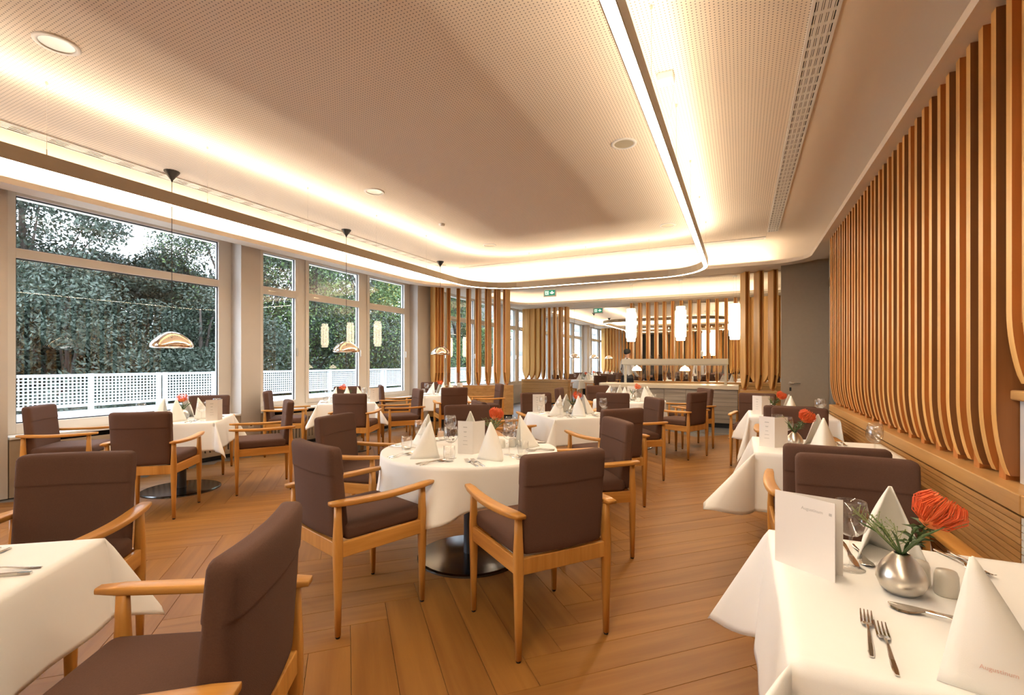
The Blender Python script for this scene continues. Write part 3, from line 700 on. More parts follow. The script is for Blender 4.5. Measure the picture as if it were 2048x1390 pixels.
# ================================================================== armchairs
def make_chair():
    ch = empty('armchair')
    def leg(x, y, zt):
        lg = MB(); rings = []
        for z, h in ((.010, .0125), (.20, .0165), (.40, .0215), (.47, .0215), (.56, .0175), (zt, .0150)):
            r = h*.55; P = []
            for cx, cy, a0 in ((h-r, h-r, 0), (-h+r, h-r, 90), (-h+r, -h+r, 180), (h-r, -h+r, 270)):
                for a in (0, 45, 90): P.append((x+cx+r*math.cos(R_(a0+a)), y+cy+r*math.sin(R_(a0+a)), z))
            rings.append(P)
        lg.loft(rings); o = lg.build('leg', 'chair', ch, True)
        g_ = MB().lathe([(0, 0), (.0105, 0), (.0115, .004), (.0115, .013), (0, .013)], 10, (x, y, 0)).build('glide', 'black', o)
    for x in (-.255, .255): leg(x, .245, .648)
    for x in (-.245, .245): leg(x, -.25, .648)
    for s_ in (-1, 1):
        mb = MB(); mb.loft([[(s_*(.243-.006), -.235, .388), (s_*(.243+.016), -.235, .388), (s_*(.243+.016), -.235, .463), (s_*(.243-.006), -.235, .463)],
                            [(s_*(.253-.006), .23, .388), (s_*(.253+.016), .23, .388), (s_*(.253+.016), .23, .463), (s_*(.253-.006), .23, .463)]])
        me = weld(mb.mesh()); bevel(finish('side_rail', me, 'chairy', ch), .004)
    bevel(bx('front_rail', 'chair', -.24, .24, .222, .246, .395, .463, ch), .004); bevel(bx('rear_rail', 'chair', -.235, .235, -.262, -.238, .388, .463, ch), .004)
    def seat(x, y, z):
        k = max(0, 1-(x/.235)**2)*max(0, 1-(y/.24)**2)
        return (x, y+.03, z+.497+(.012*k if z > 0 else 0)-(.012*math.exp(-((x/.05)**2+((y+.02)/.012)**2)) if z > .02 else 0))
    me = weld(rbox(.246, .237, .041, .030, 18, seat).mesh()); finish('seat', me, 'fabric', ch, True)
    def back(x, y, z):
        zz = z+.695; st = 1/(1+math.exp(-(zz-.785)/.0012)); s2 = math.copysign(.0038*st, y)
        edge = .010*(zz-.46)/.46
        return (x*(1+edge*2), y*(1-.25*(zz-.46)/.46)+s2-.205-(zz-.46)*.085-.022*(1-(x/.235)**2), zz)
    n = 14; mb = rbox(.222, .043, .228, .028, n, None)
    # resample finely in height so that the seam of the head pad stays crisp
    b_ = bmesh.new(); me = weld(mb.mesh()); b_.from_mesh(me)
    for zc in (.075, .082, .088, .0885, .090, .0915, .098, .106):
        bmesh.ops.bisect_plane(b_, geom=b_.verts[:]+b_.edges[:]+b_.faces[:], plane_co=(0, 0, zc), plane_no=(0, 0, 1))
    for v in b_.verts: v.co = back(*v.co)
    b_.to_mesh(me); b_.free(); finish('backrest', me, 'fabric', ch, True)
    for s_ in (-1, 1):
        rings = []; N = 10
        for i in range(N+1):
            t = i/N; y = -.292+.607*t; xc = s_*(.252+.020*math.sin(t*PI)+.008*t); w = .030-.0065*t+.004*math.sin(t*PI); z = .672-.010*math.sin(t*PI)+.004*t; h = .0125
            if i in (0, N): w *= .8; h *= .75
            P = []
            for cx, cz, a0 in ((w-.006, h-.006, 0), (-w+.006, h-.006, 90), (-w+.006, -h+.006, 180), (w-.006, -h+.006, 270)):
                for a in (0, 45, 90): P.append((xc+cx+.006*math.cos(R_(a0+a)), y, z-.0125+cz+.006*math.sin(R_(a0+a))))
            rings.append(P)
        MB().loft(rings).build('armrest', 'chairy', ch, True)
    return ch
chair0 = make_chair(); used = [False]
def chair(x, y, deg, label, group):
    rz = R_(deg-90)
    if not used[0]: used[0] = True; c = chair0; c.location = (x, y, 0); c.rotation_euler = (0, 0, rz)
    else: c = copy_tree(chair0, (x, y, 0), rz)
    tag(c, label, 'armchair', group); return c

# ================================================================== tables and cloths
ZT = .735
def smoothed(x): return x*x*(3-2*x)
def cloth_square(hx, hy, drop, seed, K=16, flare=.55, wall=None):
    """square cloth: flat on the top, falling at the edges, corners standing out in a fold"""
    rs = random.Random(seed); ph = [rs.random()*6.28 for _ in range(8)]; mb = MB()
    def fall(px, py, cx, cy, r, th, side):
        c = math.sin(2*th)**2
        s_ = px if abs(cy) > abs(cx) else py; ce = (hx-abs(px)) if abs(cy) > abs(cx) else (hy-abs(py)); fade = smoothed(min(1, max(0, ce)/.18))
        q = .10+fade*(.055*math.sin(s_*7+ph[0]+side*1.3)+.03*math.sin(s_*15+ph[1]))+c*flare*(.85+.3*math.sin(ph[2]+2*(cx > 0)+3*(cy > 0)))+.10*math.sin(4*th+ph[3])*c
        q = max(.03, min(.86, q)); k = smoothed(min(1, r/.035)); hor = r*q*k+.004*k; ver = math.sqrt(max(0, r*r-(r*q)**2))*min(1, .35+.65*r/.03)
        x = px+cx*hor
        if wall: x = min(x, hx+.004+(x-hx)*.12)
        return (x, py+cy*hor, .0035-ver)
    def patch(f, n, m):
        vs = [f(i/n, j/m) for i in range(n+1) for j in range(m+1)]
        mb.add(vs, [(i*(m+1)+j, (i+1)*(m+1)+j, (i+1)*(m+1)+j+1, i*(m+1)+j+1) for i in range(n) for j in range(m)])
    patch(lambda a, c: ((2*a-1)*hx, (2*c-1)*hy, .0035), 30, 30)
    for sg in (-1, 1):
        patch(lambda a, c: fall(sg*hx, (2*a-1)*hy, sg, 0, c*drop, 0, sg), 30, K)
        patch(lambda a, c: fall((2*a-1)*hx, sg*hy, 0, sg, c*drop, PI/2, 2*sg), 30, K)
        for sy in (-1, 1):
            def cn(a, c):
                th = a*PI/2; R_m = drop/max(math.cos(th), math.sin(th), .01)
                return fall(sg*hx, sy*hy, sg*math.cos(th), sy*math.sin(th), c*R_m, th, 0)
            patch(cn, 18, K)
    return mb
def cloth_round(R, drop, seed, avoid=(), N=150, K=16):
    """cloth over a round top, hem a little square, falling in soft cone folds"""
    rs = random.Random(seed); ph = rs.random()*6.28; vs = [(0, 0, .0035)]; fs = []
    rows = [R*.5, R*.9, R*.985, R] + [None]*K
    for k, r_ in enumerate(rows):
        for j in range(N):
            th = 2*PI*j/N; cx, cy = math.cos(th), math.sin(th)
            if r_ is not None: vs.append((r_*cx, r_*cy, .0035)); continue
            D = drop*(1+.22*math.cos(4*th+.6)+.06*math.sin(7*th+ph)); r = D*(k-3)/K
            f = .5+.5*math.sin(7*th+ph+1.1*math.sin(2*th+ph)); f2 = .5+.5*math.sin(3*th+1.7*ph)
            q = .02+.80*(f**2.2)*(.4+.6*f2)*min(1, (r/D)**.35*1.1)
            for v_ in avoid: q *= 1-.93*math.exp(-((((math.degrees(th)-v_+180) % 360)-180)/30)**2)
            q = max(.01, q+.085*math.sin(17*th+ph+.7*math.sin(3*th))*r/D+.03*math.sin(31*th)*r/D)
            hor = r*min(.85, q); ver = math.sqrt(r*r-hor*hor); e = .004*min(1, r/.02); tw = .10*(f-.5)*r/R
            vs.append(((R+hor+e)*math.cos(th+tw), (R+hor+e)*math.sin(th+tw), .0035-ver))
    for j in range(N): fs.append((0, 1+j, 1+(j+1) % N))
    for k in range(len(rows)-1):
        for j in range(N): l = (j+1) % N; fs.append((1+k*N+j, 1+(k+1)*N+j, 1+(k+1)*N+l, 1+k*N+l))
    return MB().add(vs, fs)
def table(x, y, deg, shape, label, clabel, drop=.28, hx=.40, hy=.40, seed=1, R=.60, avoid=(), flare=.55, wall=None):
    t = empty('dining_table', (x, y, 0), R_(deg)); tag(t, label, 'table', 'dining tables under white cloths')
    MB().lathe([(0, .026), (.06, .026), (.345, .018), (.36, .012), (.362, 0), (0, 0)], 56).build('base_disc', 'basesteel', t, False)
    MB().lathe([(.045, .02), (.045, ZT-.03)], 28).build('column', 'column', t, True)
    if shape == 'round': MB().lathe([(0, ZT-.03), (R-.006, ZT-.03), (R-.006, ZT-.002), (0, ZT-.002)], 64).build('table_top', 'board', t)
    else: bevel(bx('table_top', 'board', -hx+.004, hx-.004, -hy+.004, hy-.004, ZT-.03, ZT-.002, t), .003)
    mb = cloth_round(R, drop, seed, avoid) if shape == 'round' else cloth_square(hx, hy, drop, seed, flare=flare, wall=wall)
    c = finish('tablecloth', weld(mb.mesh('tablecloth'), 2e-4), 'cloth', None, True); c.location = (x, y, ZT); c.rotation_euler = (0, 0, R_(deg))
    md = c.modifiers.new('thickness', 'SOLIDIFY'); md.thickness = .0016; md.offset = 1
    tag(c, clabel, 'tablecloth', 'white tablecloths')
ZI = ZT+.0052     # where things on the cloth stand

# ================================================================== table ware (prototypes)
def proto(o): o.hide_render = False; return o
def mk_napkin():
    A = Vector((0, 0, .225)); Lp = Vector((-.088, -.012, 0)); Rp = Vector((.088, -.012, 0)); F = Vector((0, .145, 0)); mb = MB()
    n = 10; rings = []
    for i in range(n+1):
        t = i/n; row = []
        e = 1-t*.992
        for P0, P1_, sg in ((Lp, F, -1), (F, Rp, 1)):
            for k in range(7):
                s = k/6
                if sg == 1 and k == 0: continue
                p = P0.lerp(P1_, s); bul = .016*math.sin(s*PI)*math.sin(t*PI*.9+.25)
                q = A.lerp(p, e); row.append((q.x+sg*bul*.8, q.y+bul*.6, q.z))
        rings.append(row)
    mb.loft(rings, closed=False, cap=False)
    o = mb.build('napkin', 'napkin', None, True); md = o.modifiers.new('thickness', 'SOLIDIFY'); md.thickness = .004; md.offset = -1; return o
def mk_fork():
    mb = MB(); sec = [(0, .0042, .002), (.02, .006, .003), (.05, .0052, .0045), (.10, .0028, .011), (.125, .0035, .009), (.135, .010, .005), (.150, .0125, .003)]
    mb.loft([[(-w, y, z), (w, y, z), (w*.7, y, z+.0025), (-w*.7, y, z+.0025)] for y, w, z in sec])
    for k in range(4):
        x = -.0103+k*.00687
        mb.loft([[(x-.0018*q, y, z), (x+.0018*q, y, z), (x+.0018*q, y, z+.002), (x-.0018*q, y, z+.002)] for y, z, q in ((.148, .003, 1.1), (.165, .0035, 1), (.185, .007, .9), (.198, .012, .5))])
    return mb.build('fork', 'cutlery', None)
def mk_knife():
    mb = MB(); sec = [(0, .006, .007), (.03, .0078, .008), (.085, .0058, .007), (.105, .006, .005), (.12, .0095, .0028), (.17, .0098, .0024), (.205, .0065, .002), (.222, .0012, .0015)]
    mb.loft([[(-w, y, .0008), (w*.9, y, .0008), (w*.8, y, z), (-w*.8, y, z)] for y, w, z in sec]); return mb.build('knife', 'cutlery', None)
def mk_spoon():
    mb = MB(); sec = [(0, .0045, .002), (.03, .006, .003), (.09, .0026, .010), (.125, .003, .010), (.138, .010, .006), (.155, .0185, .003), (.175, .0185, .003), (.19, .011, .006), (.196, .003, .009)]
    mb.loft([[(-w, y, z), (-w*.5, y, z-.0012*(w > .009)), (w*.5, y, z-.0012*(w > .009)), (w, y, z), (w*.6, y, z+.0022), (-w*.6, y, z+.0022)] for y, w, z in sec]); return mb.build('spoon', 'cutlery', None)
def mk_wine():
    g_ = empty('wine_glass')
    MB().lathe([(0, .001), (.033, .0008), (.036, .002), (.02, .004), (.007, .007), (.0042, .015), (.004, .085), (.0065, .096), (0, .097)], 24).build('stem', 'glass', g_, True)
    MB().lathe([(.003, .094), (.018, .099), (.034, .112), (.044, .132), (.0455, .150), (.042, .175), (.0375, .198), (.0366, .198), (.0411, .175), (.0445, .150), (.0428, .132), (.033, .1132), (.017, .1005), (0, .098)], 28).build('bowl', 'glass', g_, True); return g_
def mk_tumbler():
    return MB().lathe([(0, .001), (.028, .001), (.034, .02), (.037, .05), (.034, .095), (.0328, .095), (.0358, .05), (.0325, .021), (.024, .006), (0, .005)], 24).build('tumbler', 'glass', None, True)
def mk_cup():
    return MB().lathe([(0, 0), (.024, 0), (.0265, .006), (.025, .05), (.021, .062), (0, .064)], 24).build('shaker', 'frost', None, True)
def mk_flower(seed=3, coarse=False):
    rs = random.Random(seed); v = empty('flower_vase')
    MB().lathe([(0, 0), (.030, 0), (.046, .014), (.0545, .034), (.053, .052), (.043, .074), (.030, .091), (.019, .103), (.0165, .105), (.015, .102), (.02, .09), (0, .06)], 32).build('vase', 'steel', v, True)
    tip = Vector((.055, -.018, .190)); mb = MB(); mb.tube([(0, 0, .06), (.012, 0, .12), (.03, -.006, .17), tip*.97], .004, 6); mb.build('stem', 'leaf', v, True)
    ax = Vector((.45, -.25, .85)).normalized(); e1 = ax.cross(Vector((0, 0, 1))).normalized(); e2 = ax.cross(e1)
    for nm, m_, num, r0, r1 in (('pin_petals', 'petal', 60 if coarse else 170, .038, .060), ('inner_petals', 'petal2', 30 if coarse else 80, .018, .040)):
        mb = MB()
        for k in range(num):
            a = rs.random()*2*PI; rr = r0+(r1-r0)*rs.random(); up_ = rs.random(); rad = (e1*math.cos(a)+e2*math.sin(a))
            p0 = tip-ax*.01; p1 = tip+rad*rr*.75+ax*(.006+.026*up_); p2 = tip+rad*rr+ax*(.034+.022*up_); p3 = tip+rad*rr*.72+ax*(.056+.02*up_)
            mb.tube([p0, p1, p2, p3], [.0016, .0012, .0010, .0016], 4)
        mb.build(nm, m_, v)['kind'] = 'stuff'
    o = MB().lathe([(0, -.014), (.018, -.008), (.026, .006), (.02, .022), (0, .03)], 14).build('flower_head', 'petal2', v, True)
    o.location = tip; o.rotation_euler = ax.to_track_quat('Z', 'Y').to_euler()
    for k in range(9 if coarse else 22):
        a = k*2.4; z = .12+.065*(k/22); p = Vector((.012+.045*(z-.11)/.08, -.004-.012*(z-.11)/.08, z)); d = Vector((math.cos(a), math.sin(a), .35)).normalized(); L = .038+.014*rs.random()
        s = d.cross(Vector((0, 0, 1))).normalized()*.0075
        MB().add([p, p+d*L*.5+s+Vector((0, 0, .006)), p+d*L+Vector((0, 0, -.004)), p+d*L*.5-s+Vector((0, 0, .006)), p+d*L*.5+Vector((0, 0, .001))], [(0, 1, 4), (1, 2, 4), (2, 3, 4), (3, 0, 4)]).build('leaf', 'leaf', v)
    for k in range(7):
        a = 2.0+k*.62; L = .09+.05*rs.random(); d = Vector((math.cos(a), math.sin(a), .55+.6*rs.random())).normalized(); p = Vector((0, 0, .098)); mid = p+d*L*.55+Vector((0, 0, .012))
        mb = MB(); mb.tube([p, mid, p+d*L], [.0028, .0034, .0008], 5); mb.build('blade_leaf', 'leaf', v)
    if not coarse:
        mb = MB()
        for k in range(5):
            a = 2.5+k*.35; d = Vector((math.cos(a), math.sin(a), 1.0)).normalized(); p = Vector((0, 0, .10)); mb.tube([p, p+d*.07, p+d*.15], .0009, 4)
            for q in range(9):
                b0 = p+d*(.05+.011*q); bb = Vector((rs.uniform(-1, 1), rs.uniform(-1, 1), rs.uniform(0, 1.2))).normalized(); mb.tube([b0, b0+bb*.028], .0007, 4)
                mb.lathe([(0, -.002), (.002, 0), (0, .002)], 5, tuple(b0+bb*.028))
        mb.build('fine_sprigs', 'sprig', v)['kind'] = 'stuff'
    return v
def mk_menu(wide=.105, n=2, ang=62, printed=True, logo=False):
    m_ = empty('menu_card'); H_ = .215
    a = R_(ang)
    L1 = bx('front_leaf', 'paper', -wide, 0, -.0008, .0008, 0, H_, m_)
    if logo: L1.location = (wide, 0, 0); a = R_(22)
    L2 = bx('rear_leaf', 'paper', 0, wide, -.0008, .0008, 0, H_-.002, m_); L2.rotation_euler = (0, 0, a)
    if printed:
        for z, w_, h in ((.172, .028, .006), (.145, .022, .0035), (.14, .017, .003), (.112, .02, .0035), (.085, .03, .003), (.06, .034, .003)):
            bx('print_line', 'ink', -wide/2-w_/2, -wide/2+w_/2, -.0012, -.0008, z, z+h, L1)
    if logo:
        text_mesh('logo_word', 'Augustinum', .0125, 'ink', (-wide*.36, -.0010, H_-.034), (PI/2, 0, 0), L1)
        em = MB()
        for k in range(4): em.lathe([(0, .0003), (.0022, .0003), (.0022, -.0003), (0, -.0003)], 8, (.0025*math.cos(k*PI/2+.78), .0025*math.sin(k*PI/2+.78), 0))
        e_ = em.build('logo_emblem', 'ink', L1); e_.location = (-wide*.07, -.0010, H_-.034); e_.rotation_euler = (PI/2, 0, 0)
    return m_
PROTO = {}
def ware(kind, x, y, rz, label, cat, group=None, z=None):
    if kind not in PROTO:
        PROTO[kind] = {'napkin': mk_napkin, 'fork': mk_fork, 'knife': mk_knife, 'spoon': mk_spoon, 'wine_glass': mk_wine, 'tumbler': mk_tumbler, 'shaker': mk_cup,
                       'flower': mk_flower, 'flower_coarse': lambda: mk_flower(5, True), 'menu': mk_menu, 'menu_logo': lambda: mk_menu(.17, 2, 180-22, False, True)}[kind]()
        o = PROTO[kind]; o.location = (x, y, z or ZI); o.rotation_euler = (0, 0, rz)
    else: o = copy_tree(PROTO[kind], (x, y, z or ZI), rz)
    return tag(o, label, cat, group)
def setting(tx, ty, deg, edge, tname, place, full=True, fork=True, seed=0, glass=True):
    """one place laid on a table: deg is the direction from the table's centre to the guest"""
    rs = random.Random(seed); a = R_(deg); ox, oy = math.cos(a), math.sin(a); rx, ry = -oy, ox   # right hand of the guest
    def P(o, r): return tx+ox*o+rx*r, ty+oy*o+ry*r
    at = ', %s place' % place
    x, y = P(edge-.25, 0); ware('napkin', x, y, a-PI/2+rs.uniform(-.15, .15), 'pyramid napkin on %s%s' % (tname, at), 'napkin', 'pyramid napkins')
    if fork:
        for k in (0, 1):
            x, y = P(edge-.03-.012*k, -.135-.036*k); ware('fork', x, y, a+PI/2, 'steel fork on %s%s' % (tname, at), 'fork', 'forks on %s%s' % (tname, at))
        x, y = P(edge-.03, .135); ware('knife', x, y, a+PI/2, 'steel knife on %s%s' % (tname, at), 'knife', 'knives')
        x, y = P(edge-.03, .175); ware('spoon', x, y, a+PI/2, 'steel spoon on %s%s' % (tname, at), 'spoon', 'spoons')
    if not glass: return
    x, y = P(edge-.29, .15) if edge > .5 else P(.27, .25); ware('wine_glass', x, y, rs.random()*6, 'wine glass on %s%s' % (tname, at), 'wine glass', 'wine glasses')
    if full:
        x, y = P(edge-.22, .215) if edge > .5 else P(.19, .315); ware('tumbler', x, y, 0, 'water tumbler on %s%s' % (tname, at), 'tumbler', 'water tumblers')
CG = 'brown upholstered armchairs'
def cl(tname, place): return 'brown oak armchair at %s, %s' % (tname, place)

# --- front left table
tn = 'the lower left table'
table(-2.03, .28, 38, 'sq', 'square dining table cut off at the lower left corner', 'white tablecloth with hanging corner at the lower left', .27, .41, .41, 11, flare=.68)
chair(-2.60, .91, -51.5, cl(tn, 'far side one facing the camera'), CG); chair(-1.32, .69, 212.7, cl(tn, 'right side, seen large from behind'), CG)
setting(-2.03, .28, 128, .41, tn, 'far', glass=False); setting(-2.03, .28, 38, .41, tn, 'right', glass=False)
# --- round front table
tn = 'the round front table'; T1 = (-1.70, 2.85)
table(*T1, 0, 'round', 'round dining table with steel disc base in the middle front', 'white tablecloth falling in folds over the round front table', .31, seed=5, R=.60, avoid=(-105, -38, 35, 121, 180))
for x, y, d, p in ((-1.93, 2.02, 73.4, 'front left'), (-.95, 2.27, 143, 'front right'), (-1.02, 3.33, 217, 'right rear'), (-2.28, 3.83, -51.5, 'far'), (-2.67, 2.84, 10, 'left')):
    chair(x, y, d, cl(tn, p+' one'), CG); setting(*T1, math.degrees(math.atan2(y-T1[1], x-T1[0])), .60, tn, p, seed=int(d)+300)
ware('menu', -1.58, 2.68, R_(8), 'folded white menu card standing on the round front table', 'menu card', 'menu cards')
ware('flower', -1.62, 3.02, 2.0, 'steel vase with orange pincushion flower on the round front table', 'flower vase', 'flower vases')
for k, (x, y) in enumerate(((-1.52, 2.98), (-1.47, 3.05))): ware('shaker', x, y, 0, 'frosted %s shaker beside the vase on the round front table' % ('salt', 'pepper')[k], 'shaker', 'shakers')
# --- diagonal tables
def diag(tn, x, y, chairs, seed, lab, clab, menu, deg=45, drop=.28, fork=True, flower='flower_coarse', fx=0, hx=.40):
    table(x, y, deg, 'sq', lab, clab, drop, hx, hx, seed, flare=.45)
    for k, (cx, cy, d, p) in enumerate(chairs):
        chair(cx, cy, d, cl(tn, p), CG); q = deg+round((math.degrees(math.atan2(cy-y, cx-x))-deg)/90)*90
        setting(x, y, q, .40, tn, p.split(' one')[0], seed=seed*10+k, fork=fork)
    if menu: ware('menu', menu[0], menu[1], R_(menu[2]), 'folded white menu card standing on %s' % tn, 'menu card', 'menu cards')
    ware(flower, x+fx, y+.02, 1.0+seed, 'small steel vase with orange flower on %s' % tn, 'flower vase', 'flower vases')
diag('the nearest window table', -5.33, 3.0, ((-4.72, 2.44, 129, 'near right one'), (-4.64, 3.44, 236, 'right one seen in profile'), (-5.98, 2.34, 45, 'left one beside the pillar'), (-5.93, 3.60, -45, 'far one against the window')), 21,
     'square dining table on a steel disc under the nearest pendant', 'white tablecloth with pointed corners on the nearest window table', (-4.88, 3.10, 62))
diag('the middle window table', -5.47, 5.48, ((-4.85, 5.02, 116, 'near right one'), (-4.76, 5.92, 232, 'right one in profile'), (-6.07, 4.88, 45, 'left one'), (-6.06, 6.08, -45, 'far one against the window')), 22,
     'square dining table under the middle pendant', 'white tablecloth with pointed corners on the middle window table', (-5.00, 5.62, 55))
diag('the window table before the slat screen', -5.18, 7.62, ((-4.53, 6.97, 134, 'near right one'), (-4.45, 8.1, 222, 'right one'), (-5.80, 7.00, 45, 'left one'), (-5.78, 8.2, -45, 'far left one')), 23,
     'square dining table before the curved slat screen', 'white tablecloth on the window table before the slat screen', (-4.78, 7.72, 55))
diag('the second middle table', -1.77, 5.27, ((-1.16, 4.47, 140, 'near right one'), (-1.14, 5.67, 213, 'far right one'), (-2.39, 4.66, 45, 'near left one'), (-2.39, 5.89, -45, 'far left one')), 24,
     'square dining table behind the round front table', 'white tablecloth on the second middle table', (-2.18, 5.33, 27))
tn = 'the third middle table'; T6 = (-1.62, 7.65)
table(*T6, 0, 'round', 'round dining table in front of the buffet counter', 'white tablecloth with a rounded corner on the third middle table', .28, seed=9, R=.56, avoid=(-90, -26, 23, 132, 193))
for x, y, d, p in ((-1.63, 6.75, 97, 'near'), (-.78, 7.24, 155, 'right near'), (-.74, 8.12, 210, 'right far'), (-2.2, 8.3, -48, 'far left'), (-2.47, 7.45, 8, 'left')):
    chair(x, y, d, cl(tn, p+' one'), CG); setting(*T6, math.degrees(math.atan2(y-T6[1], x-T6[0])), .54, tn, p, seed=int(d)+700, fork=False)
ware('menu', -1.58, 7.84, R_(15), 'folded white menu card standing on the third middle table', 'menu card', 'menu cards')
ware('flower_coarse', -1.55, 7.6, .5, 'small steel vase with orange flower on the third middle table', 'flower vase', 'flower vases')
# --- tables along the wall of slats
tn = 'the near right table'
table(.51, 1.52, 0, 'sq', 'dining table filling the lower right corner', 'white tablecloth with flaring corner on the near right table', .40, .42, .42, 31, wall=True)
chair(.45, 2.31, -90, cl(tn, 'on its far side facing the camera'), CG)
ware('menu_logo', .092, 1.647, R_(-36), 'tall white menu card with grey logo on the near right table', 'menu card', 'menu cards')
ware('wine_glass', .286, 1.672, 0, 'large wine glass beside the tall menu card on the near right table', 'wine glass', 'wine glasses')
ware('napkin', .405, 1.79, R_(10), 'cream pyramid napkin behind the vase on the near right table', 'napkin', 'pyramid napkins')
nk = ware('napkin', .40, 1.215, R_(228), 'large cream pyramid napkin with red print at the right picture edge', 'napkin', 'pyramid napkins')
A_, F_, R2_ = Vector((0, 0, .225)), Vector((0, .145, 0)), Vector((.088, -.012, 0))
ex = (R2_-F_).normalized(); nz = (A_-F_).cross(ex); nz = -nz.normalized() if nz.x < 0 else nz.normalized()
if nz.y < 0 and nz.x < 0: nz = -nz
ey = nz.cross(ex); ex = -ex if ey.z < 0 else ex; ey = nz.cross(ex)
if ey.z < 0: ey = -ey
ex = ey.cross(nz); cc = F_*.40+R2_*.40+A_*.20+nz*.016
to = text_mesh('print', 'Augustinum', .0105, 'inkred', (0, 0, 0), (0, 0, 0), nk); to.matrix_local = Matrix(((ex.x, ey.x, nz.x, cc.x), (ex.y, ey.y, nz.y, cc.y), (ex.z, ey.z, nz.z, cc.z), (0, 0, 0, 1)))
ware('flower', .375, 1.555, R_(25), 'round steel vase with large orange pincushion flower on the near right table', 'flower vase', 'flower vases')
ware('shaker', .431, 1.636, 0, 'frosted shaker just behind the vase on the near right table', 'shaker', 'shakers'); ware('shaker', .476, 1.592, 0, 'frosted shaker right of the vase on the near right table', 'shaker', 'shakers')
ware('spoon', .513, 1.404, R_(75), 'steel spoon in front of the vase on the near right table', 'spoon', 'spoons'); ware('knife', .545, 1.425, R_(75), 'steel knife under the spoon before the vase on the near right table', 'knife', 'knives')
ware('fork', .238, 1.185, R_(-8), 'left one of two steel forks lying on the near right table', 'fork', 'forks'); ware('fork', .268, 1.135, R_(-4), 'right one of two steel forks lying on the near right table', 'fork', 'forks')
ware('fork', .555, 1.955, R_(197), 'steel fork behind the large napkin on the near right table', 'fork', 'forks'); ware('knife', .300, 1.90, R_(182), 'steel knife behind the wine glass on the near right table', 'knife', 'knives')
ware('spoon', .33, 1.895, R_(182), 'steel spoon behind the vase on the near right table', 'spoon', 'spoons'); ware('fork', .59, 1.955, R_(190), 'steel fork at the far edge of the near right table', 'fork', 'forks')
for tn, cy, seed, near, far in (('the second table by the slat wall', 3.94, 32, (.42, 3.08, 90), (.48, 4.86, -90)), ('the third table by the slat wall', 6.30, 33, (.42, 5.52, 90), (.16, 7.02, -97))):
    table(.50, cy, 0, 'sq', 'dining table under cloth, %s along the wall of slats' % ('second' if seed == 32 else 'third'),
          'white tablecloth with flaring corners on %s' % tn, .38, .42, .38, seed, wall=True)
    chair(*near, cl(tn, 'near side one'), CG); chair(*far, cl(tn, 'far side one'), CG)
    setting(.50, cy, -90, .38, tn, 'near', seed=seed, full=False); setting(.50, cy, 90, .38, tn, 'far', seed=seed+1, full=True)
    ware('menu', .21, cy-.13, R_(-25), 'folded menu card with grey print on %s' % tn, 'menu card', 'menu cards')
    ware('flower', .34, cy-.02, R_(10), 'steel vase with orange pincushion flower on %s' % tn, 'flower vase', 'flower vases')
    ware('wine_glass', .30, cy+.10, 0, 'wine glass beside the menu card on %s' % tn, 'wine glass', 'wine glasses'); ware('wine_glass', .80, cy-.05, 0, 'wine glass nearest the wall of slats on %s' % tn, 'wine glass', 'wine glasses')
# --- far dining bay
FAR = ('the first window table beyond the screens', 'the second window table beyond the screens', 'the third window table beyond the screens', 'the left table behind the buffet slats',
       'the middle table behind the buffet slats', 'the deeper middle table behind the buffet slats', 'the right table behind the buffet slats', 'the deep left table behind the buffet slats')
for k, (x, y) in enumerate(((-4.9, 15.9), (-5.3, 18.2), (-5.2, 20.6), (-2.5, 16.9), (-.4, 16.4), (-1.75, 19.2), (.25, 19.3), (-1.7, 21.7))):
    tn = FAR[k]
    table(x, y, 45, 'sq', 'dining table, '+tn, 'white tablecloth on '+tn, .28, .40, .40, 40+k % 2)
    for q, pos in enumerate(('far right', 'far left', 'near left', 'near right')):
        a = 45+90*q; chair(x+.85*math.cos(R_(a)), y+.85*math.sin(R_(a)), a+180, 'brown armchair, %s at %s' % (pos, tn), 'armchairs in the far dining bay')
        ware('napkin', x+.17*math.cos(R_(a)), y+.17*math.sin(R_(a)), R_(a-90), 'napkin, %s on %s' % (pos, tn), 'napkin', 'napkins in the far dining bay')
        ware('wine_glass', x+.34*math.cos(R_(a+45)), y+.34*math.sin(R_(a+45)), 0, 'wine glass, %s on %s' % (pos, tn), 'wine glass', 'wine glasses in the far dining bay')
    ware('flower_coarse', x, y, k, 'orange flower in a vase on '+tn, 'flower vase', 'flowers in the far dining bay')

